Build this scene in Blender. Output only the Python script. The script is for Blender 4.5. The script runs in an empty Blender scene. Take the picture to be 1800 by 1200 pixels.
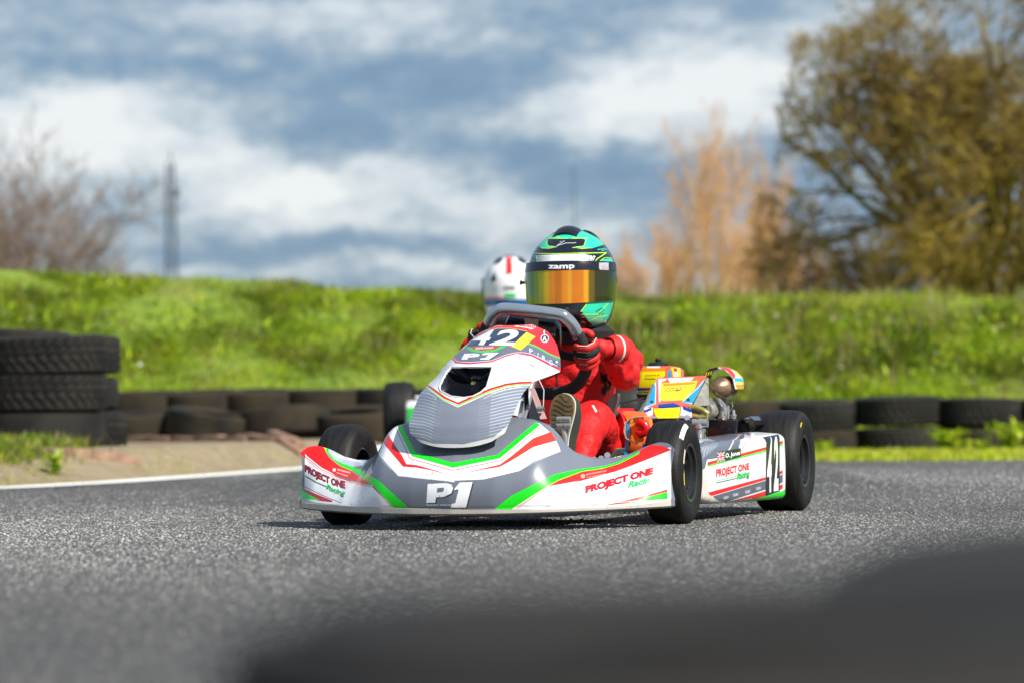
import bpy, bmesh, math, random
import numpy as np
from mathutils import Vector, Matrix, noise
from mathutils.bvhtree import BVHTree
R = math.radians
S = bpy.context.scene
COL = S.collection
random.seed(7); np.random.seed(7)

# ---------------------------------------------------------------- camera, sky, sun, exposure
CAM_H = 0.258
F = 5400.0                       # focal length in photo pixels (108 mm lens)
PITCH = math.atan((738 - 600) / F)
ROLL = R(-0.7)
cam_d = bpy.data.cameras.new('camera'); cam = bpy.data.objects.new('camera', cam_d); COL.objects.link(cam)
cam_d.lens = 108; cam_d.sensor_width = 36; cam_d.clip_start = 0.05; cam_d.clip_end = 4000
CAM_ROT = Matrix.Rotation(R(90) + PITCH, 3, 'X') @ Matrix.Rotation(ROLL, 3, 'Z')
CAM_P = Vector((0, 0, CAM_H))
cam.matrix_world = Matrix.Translation(CAM_P) @ CAM_ROT.to_4x4()
cam_d.dof.use_dof = True; cam_d.dof.focus_distance = 7.5; cam_d.dof.aperture_fstop = 4.2
S.camera = cam
S.view_settings.view_transform = 'Standard'; S.view_settings.look = 'None'
S.view_settings.gamma = 1; S.view_settings.use_curve_mapping = False
S.view_settings.exposure = 0.45
S.cycles.max_bounces = 8; S.cycles.transparent_max_bounces = 16

SUN_DIR = Vector((0.64, -0.60, 0.80)).normalized()      # towards the sun
sun_el = math.asin(SUN_DIR.z); sun_az = math.atan2(SUN_DIR.x, SUN_DIR.y)
sl = bpy.data.lights.new('sun', 'SUN'); sl.energy = 5.0; sl.angle = R(0.53); sl.color = (1.0, 0.945, 0.85)
so = bpy.data.objects.new('sun', sl); COL.objects.link(so)
so.rotation_euler = (-SUN_DIR).to_track_quat('-Z', 'Y').to_euler()

W = bpy.data.worlds.new('World'); S.world = W; W.use_nodes = True
def build_world():
    nt = W.node_tree; nt.nodes.clear(); N = nt.nodes; L = nt.links
    def node(t, **k):
        n = N.new(t)
        for a, b in k.items(): setattr(n, a, b)
        return n
    def m(op, a, b=None, c=None, clamp=False):
        n = node('ShaderNodeMath', operation=op, use_clamp=clamp)
        for i, v in enumerate((a, b, c)):
            if v is None: continue
            if isinstance(v, (int, float)): n.inputs[i].default_value = v
            else: L.new(v, n.inputs[i])
        return n.outputs[0]
    sky = node('ShaderNodeTexSky', sky_type='NISHITA'); sky.sun_disc = False
    sky.sun_elevation = sun_el; sky.sun_rotation = sun_az; sky.air_density = 1.2; sky.dust_density = 0.6; sky.ozone_density = 2.0
    bg1 = node('ShaderNodeBackground'); bg1.inputs[1].default_value = 0.09; L.new(sky.outputs[0], bg1.inputs[0])
    tc = node('ShaderNodeTexCoord'); sep = node('ShaderNodeSeparateXYZ'); L.new(tc.outputs['Generated'], sep.inputs[0])
    x, y, z = sep.outputs
    az = m('MULTIPLY', m('ARCTAN2', x, y), 57.2958)
    el = m('MULTIPLY', m('ARCSINE', z), 57.2958)
    comb = node('ShaderNodeCombineXYZ'); L.new(az, comb.inputs[0]); L.new(m('MULTIPLY', el, 1.9), comb.inputs[1])
    def noise_(sc, det, rough, off):
        mp = node('ShaderNodeMapping'); mp.inputs['Location'].default_value = off; L.new(comb.outputs[0], mp.inputs[0])
        n = node('ShaderNodeTexNoise'); n.inputs['Scale'].default_value = sc; n.inputs['Detail'].default_value = det
        n.inputs['Roughness'].default_value = rough; L.new(mp.outputs[0], n.inputs['Vector']); return n.outputs
    wn = noise_(0.55, 4, 0.6, (3, 1, 0)); sw = node('ShaderNodeSeparateXYZ'); L.new(wn['Color'], sw.inputs[0])
    azw = m('ADD', az, m('MULTIPLY', m('SUBTRACT', sw.outputs[0], 0.5), 2.6))
    elw = m('ADD', el, m('MULTIPLY', m('SUBTRACT', sw.outputs[1], 0.5), 1.5))
    big = noise_(0.16, 6, 0.55, (11.3, 4.2, 0))['Fac']; fine = noise_(1.0, 8, 0.62, (0.7, 8.1, 0))['Fac']
    tot = m('ADD', m('MULTIPLY', m('SUBTRACT', big, 0.5), 1.3), m('MULTIPLY', m('SUBTRACT', fine, 0.5), 1.7))
    # cloud banks (photo px, py, rx, ry, weight): towers of cloud at their place in the sky
    blobs = [(450, 468, 500, 16, .45), (90, 230, 120, 60, .4), (1180, 160, 130, 50, .35), (1300, 200, 140, 60, .4), (150, 200, 130, 60, .95), (330, 240, 170, 60, .85), (60, 290, 130, 70, .6), (540, 350, 110, 45, 1.15), (420, 320, 130, 45, .6), (720, 300, 130, 35, .62),
             (880, 350, 170, 32, .6), (640, 400, 260, 22, .45), (1180, 170, 180, 75, 1.0), (1320, 120, 130, 60, .55), (1040, 180, 130, 50, .35), (1010, 395, 160, 25, .4),
             (860, 215, 120, 38, .5), (300, 50, 260, 45, .35), (560, 20, 150, 35, .3), (720, 60, 140, 50, .30), (1290, 20, 170, 40, .25), (1000, 470, 500, 22, .3), (1560, 60, 160, 60, .35),
             (560, 230, 240, 42, -.60), (850, 140, 260, 45, -.40), (1080, 320, 220, 45, -.55), (420, 120, 260, 30, -.3), (60, 90, 150, 45, -.35), (560, 440, 420, 28, -.28), (170, 400, 200, 40, .15), (1000, 60, 150, 40, -.15), (900, 270, 200, 25, -.3)]
    for px, py, rx, ry, w in blobs:
        a0 = math.degrees(math.atan((px - 900) / F)); e0 = math.degrees(math.atan((738 - py) / F))
        ra = math.degrees(rx / F); re = math.degrees(ry / F)
        dx = m('DIVIDE', m('SUBTRACT', azw, a0), ra); dy = m('DIVIDE', m('SUBTRACT', elw, e0 - 0.0), re)
        d2 = m('ADD', m('MULTIPLY', dx, dx), m('MULTIPLY', dy, dy))
        g = m('MULTIPLY', m('EXPONENT', m('MULTIPLY', d2, -0.8)), w)
        tot = m('ADD', tot, g)
    fac = m('ADD', m('MULTIPLY', tot, 0.52), 0.40, clamp=True)
    cr = node('ShaderNodeValToRGB'); L.new(fac, cr.inputs[0]); e = cr.color_ramp.elements
    e[0].position = 0.0; e[0].color = (0.12, 0.215, 0.35, 1)
    e[1].position = 1.0; e[1].color = (0.76, 0.775, 0.79, 1)
    for p, c in ((0.30, (0.175, 0.275, 0.41, 1)), (0.50, (0.30, 0.385, 0.48, 1)), (0.70, (0.53, 0.59, 0.65, 1))):
        q = e.new(p); q.color = c
    bg2 = node('ShaderNodeBackground'); L.new(cr.outputs[0], bg2.inputs[0]); bg2.inputs[1].default_value = 0.86
    mix = node('ShaderNodeMixShader'); mix.inputs[0].default_value = 0.88
    L.new(bg1.outputs[0], mix.inputs[1]); L.new(bg2.outputs[0], mix.inputs[2])
    out = node('ShaderNodeOutputWorld'); L.new(mix.outputs[0], out.inputs[0])
build_world()

# ---------------------------------------------------------------- measuring helpers
def smooth(t):
    t = np.clip(t, 0, 1); return t * t * (3 - 2 * t)
def ray(px, py):
    d = Vector(((px - 900) / F, -(py - 600) / F, -1)); return (CAM_ROT @ d)
def at(px, py, D):
    d = ray(px, py); return CAM_P + d * (D / d.y)
EDGE_X = [-60, -12, -6, -4, -2.9, -2.13, -1.87, -1.55, -1.2, -0.8, 0, 0.8, 1.3, 1.70, 2.8, 5, 9, 20, 60]
EDGE_Y = [-30, -4, 5.5, 9, 11.3, 12.8, 13.7, 15.4, 17.4, 19.0, 20.2, 19.8, 18.6, 17.5, 17.0, 16.6, 15, 9, -12]
def y_edge(x): return np.interp(x, EDGE_X, EDGE_Y)
CR_X = [(px - 900) / F * 27 for px in (-200, 0, 200, 400, 650, 850, 1080, 1180, 1300, 1450, 1650, 1800, 2000)]
CR_PY = (455, 459, 465, 474, 486, 495, 509, 509, 502, 507, 513, 513, 516)
CR_Z = [CAM_H + (738 - (px - 900) * 0.0122 - py) / F * 27 - 0.13 for px, py in zip((-200, 0, 200, 400, 650, 850, 1080, 1180, 1300, 1450, 1650, 1800, 2000), CR_PY)]
def H(x, y):
    x = np.asarray(x, float); y = np.asarray(y, float)
    wx = smooth((x + 1.15) / .6) * (1 - smooth((x - .8) / .8)); wy = smooth((y - 9.5) / 3.5) * (1 - smooth((y - 16) / 4))
    z = .14 * wx * wy
    d = y - y_edge(x)
    z = z + .145 * smooth(d / 2.2) * (1 - smooth((x + .6) / 1.2)) * (y > 2)
    cz = np.interp(x, CR_X, CR_Z)
    foot = 23.6
    t = smooth((y - foot) / 3.9)
    z = z + (cz - z) * t
    far = smooth((y - 29) / 30); z = z + (1.0 - z) * far
    return z
def ground(px, py):
    d = ray(px, py); lo = 3.0; D = lo
    while D < 40:
        p = CAM_P + d * (D / d.y)
        if p.z < float(H(p.x, p.y)): break
        D += 0.02
    return p

# ---------------------------------------------------------------- object helpers
def lin(c):
    c = np.asarray(c, float) / 255.0
    return np.where(c <= 0.04045, c / 12.92, ((c + 0.055) / 1.055) ** 2.4)
def link(o, parent=None):
    COL.objects.link(o)
    if parent is not None: o.parent = parent
    return o
def empty(name, loc=(0, 0, 0), rz=0, **p):
    o = bpy.data.objects.new(name, None); COL.objects.link(o); o.location = loc; o.rotation_euler = (0, 0, rz)
    o.empty_display_size = .1
    for k, v in p.items(): o[k] = v
    return o
def tag(o, label=None, category=None, group=None, kind=None):
    for k, v in (('label', label), ('category', category), ('group', group), ('kind', kind)):
        if v: o[k] = v
    return o
def mesh_obj(name, verts, faces, mat=None, parent=None, smooth_=True, sharp=35):
    me = bpy.data.meshes.new(name)
    verts = np.asarray(verts, np.float64)
    if isinstance(faces, np.ndarray):
        n, k = faces.shape
        me.vertices.add(len(verts)); me.vertices.foreach_set('co', verts.ravel())
        me.loops.add(n * k); me.loops.foreach_set('vertex_index', faces.ravel().astype(np.int32))
        me.polygons.add(n); me.polygons.foreach_set('loop_start', np.arange(0, n * k, k, dtype=np.int32))
        me.update(calc_edges=True)
    else:
        me.from_pydata([tuple(v) for v in verts], [], [tuple(f) for f in faces]); me.update()
    if smooth_:
        me.shade_smooth()
        if sharp: me.set_sharp_from_angle(angle=R(sharp))
    o = bpy.data.objects.new(name, me)
    if mat: me.materials.append(mat)
    return link(o, parent)
class MB:                                   # collects shapes for ONE mesh
    def __init__(s): s.v = []; s.f = []
    def add(s, v, f):
        b = len(s.v); s.v += [tuple(p) for p in v]; s.f += [tuple(i + b for i in q) for q in f]; return s
    def box(s, c, d, M=None, bev=0.0):
        bm = bmesh.new(); bmesh.ops.create_cube(bm, size=1)
        for v in bm.verts: v.co = Vector((v.co.x * d[0], v.co.y * d[1], v.co.z * d[2]))
        if bev > 0: bmesh.ops.bevel(bm, geom=bm.edges[:], offset=bev, segments=2, affect='EDGES', profile=.6)
        for v in bm.verts: v.co = (M @ v.co if M is not None else v.co) + Vector(c)
        bm.verts.index_update(); s.add([v.co for v in bm.verts], [[v.index for v in f.verts] for f in bm.faces]); bm.free(); return s
    def tube(s, pts, r, n=10, caps=True, closed=False):
        pts = [Vector(p) for p in pts]; m = len(pts)
        rs = list(r) if hasattr(r, '__len__') else [r] * m
        vs = []; fs = []; up = None
        for i, p in enumerate(pts):
            a = pts[(i - 1) % m] if (i > 0 or closed) else p; b = pts[(i + 1) % m] if (i < m - 1 or closed) else p
            t = (b - a).normalized()
            if up is None: up = t.orthogonal().normalized()
            up = (up - t * up.dot(t)).normalized(); w = t.cross(up)
            for k in range(n):
                an = 2 * math.pi * k / n; vs.append(p + (up * math.cos(an) + w * math.sin(an)) * rs[i])
        for i in range(m if closed else m - 1):
            j = (i + 1) % m
            for k in range(n): fs.append((i * n + k, i * n + (k + 1) % n, j * n + (k + 1) % n, j * n + k))
        if caps and not closed: fs.append(tuple(range(n))[::-1]); fs.append(tuple((m - 1) * n + k for k in range(n)))
        return s.add(vs, fs)
    def lathe(s, prof, o=(0, 0, 0), axis=(1, 0, 0), n=48, caps=False):   # prof: (along axis, radius)
        ax = Vector(axis).normalized(); u = ax.orthogonal().normalized(); w = ax.cross(u); o = Vector(o); vs = []; fs = []; m = len(prof)
        for a, r in prof:
            for k in range(n):
                an = 2 * math.pi * k / n; vs.append(o + ax * a + (u * math.cos(an) + w * math.sin(an)) * r)
        for i in range(m - 1):
            for k in range(n): fs.append((i * n + k, i * n + (k + 1) % n, (i + 1) * n + (k + 1) % n, (i + 1) * n + k))
        if caps: fs.append(tuple(range(n))[::-1]); fs.append(tuple((m - 1) * n + k for k in range(n)))
        return s.add(vs, fs)
    def prism(s, poly, vec, M=None, o=(0, 0, 0)):                        # polygon extruded along vec
        n = len(poly); a = [Vector(p) for p in poly]; b = [p + Vector(vec) for p in a]
        return s.add(a + b, [tuple(range(n)), tuple(range(2 * n - 1, n - 1, -1))] + [(i, i + n, (i + 1) % n + n, (i + 1) % n) for i in range(n)])
    def grid(s, P, close=False):                                         # P[i][j]
        m = len(P); n = len(P[0]); vs = [q for row in P for q in row]
        fs = [(i * n + j, i * n + j + 1, (i + 1) * n + j + 1, (i + 1) * n + j) for i in range(m - 1) for j in range(n - 1)]
        if close: fs += [(i * n + n - 1, i * n, (i + 1) * n, (i + 1) * n + n - 1) for i in range(m - 1)]
        return s.add(vs, fs)
    def build(s, name, mat=None, parent=None, sharp=35, bev=0, solid=0, offset=-1):
        o = mesh_obj(name, s.v, s.f, mat, parent, True, None)
        if solid or bev:
            bm = bmesh.new(); bm.from_mesh(o.data)
            bmesh.ops.recalc_face_normals(bm, faces=bm.faces[:]); bm.to_mesh(o.data); bm.free()
            if solid: md = o.modifiers.new('s', 'SOLIDIFY'); md.thickness = solid; md.offset = offset
            if bev: md = o.modifiers.new('b', 'BEVEL'); md.width = bev; md.segments = 2; md.limit_method = 'ANGLE'; md.angle_limit = R(40)
            bake(o)
        bm = bmesh.new(); bm.from_mesh(o.data); bmesh.ops.recalc_face_normals(bm, faces=bm.faces[:]); bm.to_mesh(o.data); bm.free()
        o.data.shade_smooth(); o.data.set_sharp_from_angle(angle=R(sharp)); return o
def bake(o):
    dg = bpy.context.evaluated_depsgraph_get(); dg.update()
    me = bpy.data.meshes.new_from_object(o.evaluated_get(dg)); old = o.data; o.modifiers.clear(); o.data = me; me.name = old.name
    bpy.data.meshes.remove(old)
KIDS = {}
def copy_tree(o, parent=None, mat_map=None):
    c = o.copy(); COL.objects.link(c)
    if parent is not None: c.parent = parent
    kids = [k for k in o.children]
    for k in kids: copy_tree(k, c)
    return c

# ---------------------------------------------------------------- materials
def mat(name, col=(.5, .5, .5), rough=.5, metal=0.0, coat=0.0, srgb=True, noise_amt=0.0, noise_scale=20.0, bump=0.0, bump_scale=60.0, col2=None, trans=0.0, **kw):
    m = bpy.data.materials.new(name); m.use_nodes = True; nt = m.node_tree; N = nt.nodes; L = nt.links; b = N['Principled BSDF']
    c = tuple(lin(col)) if srgb else tuple(col)
    b.inputs['Base Color'].default_value = (*c, 1); b.inputs['Roughness'].default_value = rough; b.inputs['Metallic'].default_value = metal
    b.inputs['Coat Weight'].default_value = coat; b.inputs['Coat Roughness'].default_value = kw.get('coat_rough', .08)
    tc = N.new('ShaderNodeTexCoord')
    if noise_amt > 0 or col2 is not None:
        n = N.new('ShaderNodeTexNoise'); n.inputs['Scale'].default_value = noise_scale; n.inputs['Detail'].default_value = 6; L.new(tc.outputs['Object'], n.inputs['Vector'])
        cr = N.new('ShaderNodeValToRGB'); L.new(n.outputs['Fac'], cr.inputs[0])
        c2 = tuple(lin(col2)) if (col2 is not None and srgb) else (tuple(col2) if col2 is not None else tuple(min(1, v * (1 + noise_amt)) for v in c))
        c1 = c if col2 is not None else tuple(v * (1 - noise_amt) for v in c)
        cr.color_ramp.elements[0].position = kw.get('p0', .35); cr.color_ramp.elements[0].color = (*c1, 1)
        cr.color_ramp.elements[1].position = kw.get('p1', .68); cr.color_ramp.elements[1].color = (*c2, 1)
        L.new(cr.outputs[0], b.inputs['Base Color'])
        mr = N.new('ShaderNodeMapRange'); mr.inputs[3].default_value = max(0, rough - .1); mr.inputs[4].default_value = min(1, rough + .12); L.new(n.outputs['Fac'], mr.inputs[0]); L.new(mr.outputs[0], b.inputs['Roughness'])
    if bump > 0:
        n2 = N.new('ShaderNodeTexNoise'); n2.inputs['Scale'].default_value = bump_scale; n2.inputs['Detail'].default_value = 5; L.new(tc.outputs['Object'], n2.inputs['Vector'])
        bp = N.new('ShaderNodeBump'); bp.inputs['Strength'].default_value = kw.get('bump_str', .6); bp.inputs['Distance'].default_value = bump; L.new(n2.outputs['Fac'], bp.inputs['Height']); L.new(bp.outputs[0], b.inputs['Normal'])
    return m
M = {}
M['rubber'] = mat('slick_rubber', (15, 15, 16), .58, col2=(42, 39, 36), noise_scale=16, bump=.0015, bump_scale=220, p0=.42, p1=.8)
def streaks(m):                                            # worn slick: grain running round the tread (tyre axis = local x)
    nt = m.node_tree; n = [q for q in nt.nodes if q.type == 'TEX_NOISE'][0]; mp = nt.nodes.new('ShaderNodeMapping'); mp.inputs['Scale'].default_value = (9, .8, .8)
    tc = [q for q in nt.nodes if q.type == 'TEX_COORD'][0]; nt.links.new(tc.outputs['Object'], mp.inputs[0]); nt.links.new(mp.outputs[0], n.inputs['Vector'])
streaks(M['rubber'])
M['far_rubber'] = mat('matt_dusty_rubber', (30, 30, 30), .95, col2=(46, 44, 43), noise_scale=8)
M['old_rubber'] = mat('weathered_rubber', (20, 20, 19), .8, col2=(46, 43, 39), noise_scale=5, bump=.003, bump_scale=60)
M['old_rubber_mossy'] = mat('mossy_rubber', (22, 21, 19), .9, col2=(56, 48, 35), noise_scale=4, bump=.004, bump_scale=40)
M['black_plastic'] = mat('black_plastic', (22, 23, 26), .3, coat=.3, bump=.0004, bump_scale=150)
M['gloss_black'] = mat('gloss_black_plastic', (18, 20, 26), .16, coat=.5)
M['matt_black'] = mat('matt_black', (20, 20, 22), .6, bump=.0006, bump_scale=300)
M['black_metal'] = mat('black_anodised_metal', (28, 28, 30), .35, metal=.7)
M['steel'] = mat('brushed_steel', (178, 180, 184), .28, metal=.65, noise_amt=.15, noise_scale=30)
M['alu'] = mat('cast_aluminium', (160, 157, 150), .42, metal=.45, noise_amt=.22, noise_scale=60, bump=.0008, bump_scale=200)
M['silver_tape'] = mat('silver_wheel_rim_wrap', (206, 208, 214), .15, metal=.85, noise_amt=.05, noise_scale=25, bump=.0003, bump_scale=90)
M['dark_steel'] = mat('burnt_exhaust_steel', (112, 90, 72), .36, metal=.6, col2=(176, 146, 112), noise_scale=26)
M['chrome'] = mat('chromed_steel', (205, 208, 212), .2, metal=.7)
M['grip'] = mat('suede_grip', (36, 36, 39), .8, noise_amt=.25, noise_scale=120, bump=.001, bump_scale=600)
M['red_suit'] = mat('red_race_suit_fabric', (212, 8, 8), .66, noise_amt=.14, noise_scale=26, bump=.022, bump_scale=17, bump_str=.8)
M['black_fabric'] = mat('black_fabric', (20, 20, 23), .8, bump=.001, bump_scale=300)
M['glove_red'] = mat('red_glove_fabric', (196, 22, 18), .65, bump=.001, bump_scale=300)
M['piping'] = mat('pale_piping', (215, 205, 196), .6)
M['sole'] = mat('worn_brown_sole', (96, 80, 54), .85, col2=(124, 106, 76), noise_scale=40, bump=.0006, bump_scale=300)
M['sole_groove'] = mat('dark_sole_groove', (52, 44, 32), .9)
M['boot'] = mat('dark_green_boot', (44, 52, 44), .7)
M['red_plastic'] = mat('red_plastic', (196, 14, 16), .3, coat=.3)
M['white_plastic'] = mat('white_plastic', (225, 226, 228), .3, coat=.3)
M['grey_plastic'] = mat('grey_plastic', (112, 116, 124), .3, coat=.3)
M['seat'] = mat('grey_fibreglass_seat', (96, 96, 92), .35, coat=.3, noise_amt=.2)
M['hose'] = mat('yellow_green_hose', (140, 136, 66), .3, coat=.3)
M['yellow'] = mat('yellow_paint', (236, 206, 30), .4)
M['cream'] = mat('cream_paint', (226, 214, 200), .5)
M['green_bright'] = mat('bright_green_plastic', (30, 190, 60), .3, coat=.3)
M['cable'] = mat('grey_cable', (140, 138, 130), .4)

for k_ in ('rubber', 'old_rubber', 'old_rubber_mossy', 'far_rubber'): M[k_].node_tree.nodes['Principled BSDF'].inputs['Specular IOR Level'].default_value = .32
# ---------------------------------------------------------------- flat print: livery painted into generated images, laid on through planar UVs in each panel's own frame
class Crop:
    def __init__(s, ox, oy, k): s.o = (ox, oy); s.k = k
    def __call__(s, pts): return [(s.o[0] + x / s.k, s.o[1] + y / s.k) for x, y in pts]
BIG = Crop(500, 540, 2.858); C1 = Crop(1060, 620, 6.314); C2 = Crop(900, 390, 5.715); C3 = Crop(1200, 730, 6.317); C4 = Crop(740, 560, 6.665); C5 = Crop(510, 730, 6.0); C6 = Crop(900, 740, 5.294)
GLY = {}
def glyphs(txt, bold=0.0, shear=0.0, spacing=1.0):
    k = (txt, bold, shear, spacing)
    if k in GLY: return GLY[k]
    cu = bpy.data.curves.new('t', 'FONT'); cu.body = txt; cu.size = 1; cu.offset = bold; cu.shear = shear; cu.space_character = spacing; cu.resolution_u = 3
    o = bpy.data.objects.new('t', cu); COL.objects.link(o); dg = bpy.context.evaluated_depsgraph_get(); dg.update()
    me = o.evaluated_get(dg).to_mesh(); me.calc_loop_triangles()
    v = np.array([p.co[:2] for p in me.vertices]); t = np.array([x.vertices[:] for x in me.loop_triangles])
    bpy.data.objects.remove(o); bpy.data.curves.remove(cu)
    mn = v.min(0); mx = v.max(0); v = (v - mn) / (mx - mn)
    GLY[k] = (v, t); return v, t
class Painter:
    """An RGBA sheet in metres (u, v) of a panel; points can be read off the photograph and cast onto the panel's own surface."""
    def __init__(s, obj, world_M, ufun, box, res, base):
        s.u0, s.u1, s.v0, s.v1 = box; s.w, s.h = res
        s.a = np.ones((s.h, s.w, 4), np.float32); s.a[..., :3] = np.array(base, np.float32) / 255.0
        s.ufun = ufun; s.M = world_M; s.Mi = world_M.inverted(); s.obj = obj
        vs = [world_M @ v.co for v in obj.data.vertices]; s.bvh = BVHTree.FromPolygons(vs, [p.vertices[:] for p in obj.data.polygons])
        s.D = sum(v.y for v in vs) / len(vs); s.last = s.D; m_ = s.D / F; s.ppx = (m_ * s.w / (s.u1 - s.u0), m_ * s.h / (s.v1 - s.v0))
    def cast(s, px, py):
        d = ray(px, py).normalized(); hit = s.bvh.ray_cast(CAM_P, d)[0]
        if hit is None: hit = CAM_P + d * (s.last / d.y)
        else: s.last = hit.y
        u, v = s.ufun(s.Mi @ hit); return ((u - s.u0) / (s.u1 - s.u0) * s.w, (v - s.v0) / (s.v1 - s.v0) * s.h)
    def path(s, pts, closed=True, step=9):
        out = []; n = len(pts); s.last = s.D
        for i in range(n if closed else n - 1):
            a = pts[i]; b = pts[(i + 1) % n]; k = max(1, int(math.dist(a, b) / step))
            out += [(a[0] + (b[0] - a[0]) * t / k, a[1] + (b[1] - a[1]) * t / k) for t in range(k)]
        if not closed: out.append(pts[-1])
        return [s.cast(*p) for p in out]
    def fill(s, tp, col):
        P = np.array(tp); x0 = max(0, int(P[:, 0].min())); x1 = min(s.w, int(P[:, 0].max()) + 2); y0 = max(0, int(P[:, 1].min())); y1 = min(s.h, int(P[:, 1].max()) + 2)
        if x1 <= x0 or y1 <= y0: return
        X, Y = np.meshgrid(np.arange(x0, x1) + .5, np.arange(y0, y1) + .5); ins = np.zeros(X.shape, bool); n = len(P)
        for i in range(n):
            xa, ya = P[i]; xb, yb = P[(i + 1) % n]
            if ya == yb: continue
            c = ((ya > Y) != (yb > Y)) & (X < (xb - xa) * (Y - ya) / (yb - ya) + xa); ins ^= c
        s.a[y0:y1, x0:x1][ins, :3] = np.array(col, np.float32) / 255.0
    def poly(s, pts, col): s.fill(s.path(pts), col)
    def line(s, pts, w, col, dash=None):
        P = np.array(pts, float); L = []; Rr = []
        for i in range(len(P)):
            a = P[max(0, i - 1)]; b = P[min(len(P) - 1, i + 1)]; t = (b - a) / (np.linalg.norm(b - a) + 1e-9); nrm = np.array([-t[1], t[0]]) * w / 2
            L.append(tuple(P[i] + nrm)); Rr.append(tuple(P[i] - nrm))
        s.poly(L + Rr[::-1], col)
    def circle(s, c, rx, col, ry=None, n=20): s.poly([(c[0] + rx * math.cos(2 * math.pi * k / n), c[1] + (ry or rx) * math.sin(2 * math.pi * k / n)) for k in range(n)], col)
    def text(s, txt, base, h, col, bold=.02, shear=0.0, lean=0.0, spacing=1.0, fat=0.0):
        """text along a baseline polyline in photo px, h px tall; lean = px the top shifts right"""
        v, t = glyphs(txt, bold, shear, spacing); P = np.array(base, float); seg = np.linalg.norm(np.diff(P, axis=0), axis=1); cum = np.r_[0, np.cumsum(seg)] / seg.sum()
        bx = np.interp(v[:, 0], cum, P[:, 0]); by = np.interp(v[:, 0], cum, P[:, 1])
        hh = h if not hasattr(h, '__len__') else h[0] + (h[1] - h[0]) * v[:, 0]
        X = bx + lean * v[:, 1]; Y = by - hh * v[:, 1]
        s.last = s.D; T = [s.cast(a, b) for a, b in zip(X, Y)]
        if fat:                                          # heavier strokes: the glyph stamped around itself
            for k in range(8):
                du = fat * math.cos(k * math.pi / 4) * s.ppx[0]; dv = fat * math.sin(k * math.pi / 4) * s.ppx[1]
                for tri in t: s.fill([(T[i][0] + du, T[i][1] + dv) for i in tri], col)
        for tri in t: s.fill([T[i] for i in tri], col)
    def quad(s, txt, TL, TR, BR, BL, col, bold=.02, shear=0.0):
        v, t = glyphs(txt, bold, shear); TL, TR, BR, BL = map(np.array, (TL, TR, BR, BL)); T = []; s.last = s.D
        for x, y in v:
            p = (BL * (1 - x) + BR * x) * (1 - y) + (TL * (1 - x) + TR * x) * y; T.append(s.cast(*p))
        for tri in t: s.fill([T[i] for i in tri], col)
    def finish(s, name, rough=.28, coat=.35, dirt=.12, metal=0.0, coat_rough=.06):
        img = bpy.data.images.new(name, s.w, s.h, alpha=False); img.pixels.foreach_set(np.ascontiguousarray(s.a).ravel()); img.update(); img.pack()
        me = s.obj.data; uv = me.uv_layers.new(name='print'); co = np.empty(len(me.vertices) * 3); me.vertices.foreach_get('co', co); co = co.reshape(-1, 3)
        U = np.array([s.ufun(c) for c in co]); U[:, 0] = (U[:, 0] - s.u0) / (s.u1 - s.u0); U[:, 1] = (U[:, 1] - s.v0) / (s.v1 - s.v0)
        li = np.empty(len(me.loops), np.int32); me.loops.foreach_get('vertex_index', li); uv.data.foreach_set('uv', U[li].ravel())
        m = bpy.data.materials.new(name); m.use_nodes = True; N = m.node_tree.nodes; L = m.node_tree.links; b = N['Principled BSDF']
        t = N.new('ShaderNodeTexImage'); t.image = img; t.extension = 'EXTEND'
        tc = N.new('ShaderNodeTexCoord'); n = N.new('ShaderNodeTexNoise'); n.inputs['Scale'].default_value = 9; n.inputs['Detail'].default_value = 8; L.new(tc.outputs['Object'], n.inputs['Vector'])
        mx = N.new('ShaderNodeMix'); mx.data_type = 'RGBA'; mx.blend_type = 'MULTIPLY'; mr = N.new('ShaderNodeMapRange'); mr.inputs[1].default_value = .5; mr.inputs[2].default_value = .8; mr.inputs[3].default_value = 0; mr.inputs[4].default_value = dirt
        L.new(n.outputs['Fac'], mr.inputs[0]); L.new(mr.outputs[0], mx.inputs['Factor']); L.new(t.outputs['Color'], mx.inputs['A']); mx.inputs['B'].default_value = (.5, .45, .38, 1)
        
        n2 = N.new('ShaderNodeTexNoise'); n2.inputs['Scale'].default_value = 120; n2.inputs['Detail'].default_value = 3; L.new(tc.outputs['Object'], n2.inputs['Vector'])
        m2 = N.new('ShaderNodeMapRange'); m2.inputs[1].default_value = .66; m2.inputs[2].default_value = .72; m2.inputs[3].default_value = 0; m2.inputs[4].default_value = min(.6, dirt * 1.6); L.new(n2.outputs['Fac'], m2.inputs[0])
        mz = N.new('ShaderNodeMix'); mz.data_type = 'RGBA'; L.new(m2.outputs[0], mz.inputs['Factor']); L.new(mx.outputs['Result'], mz.inputs['A']); mz.inputs['B'].default_value = (.12, .10, .08, 1)
        mr2 = N.new('ShaderNodeMapRange'); mr2.inputs[1].default_value = .4; mr2.inputs[2].default_value = .75; mr2.inputs[3].default_value = rough; mr2.inputs[4].default_value = min(1, rough + dirt * .6); L.new(n.outputs['Fac'], mr2.inputs[0])
        L.new(mz.outputs['Result'], b.inputs['Base Color']); L.new(mr2.outputs[0], b.inputs['Roughness']); b.inputs['Coat Weight'].default_value = coat; b.inputs['Coat Roughness'].default_value = coat_rough; b.inputs['Metallic'].default_value = metal
        me.materials.clear(); me.materials.append(m); return m
YAW = R(17)
cy_, sy_ = math.cos(YAW), math.sin(YAW)
def u_front(p): return (p[0] * cy_ + p[1] * sy_, p[2])         # sheet facing 17 degrees off the kart's own nose
def u_oblique(p): return (p[0] * .75 + p[1] * .66, p[2])       # sheet wrapping the pod's front corner
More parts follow.
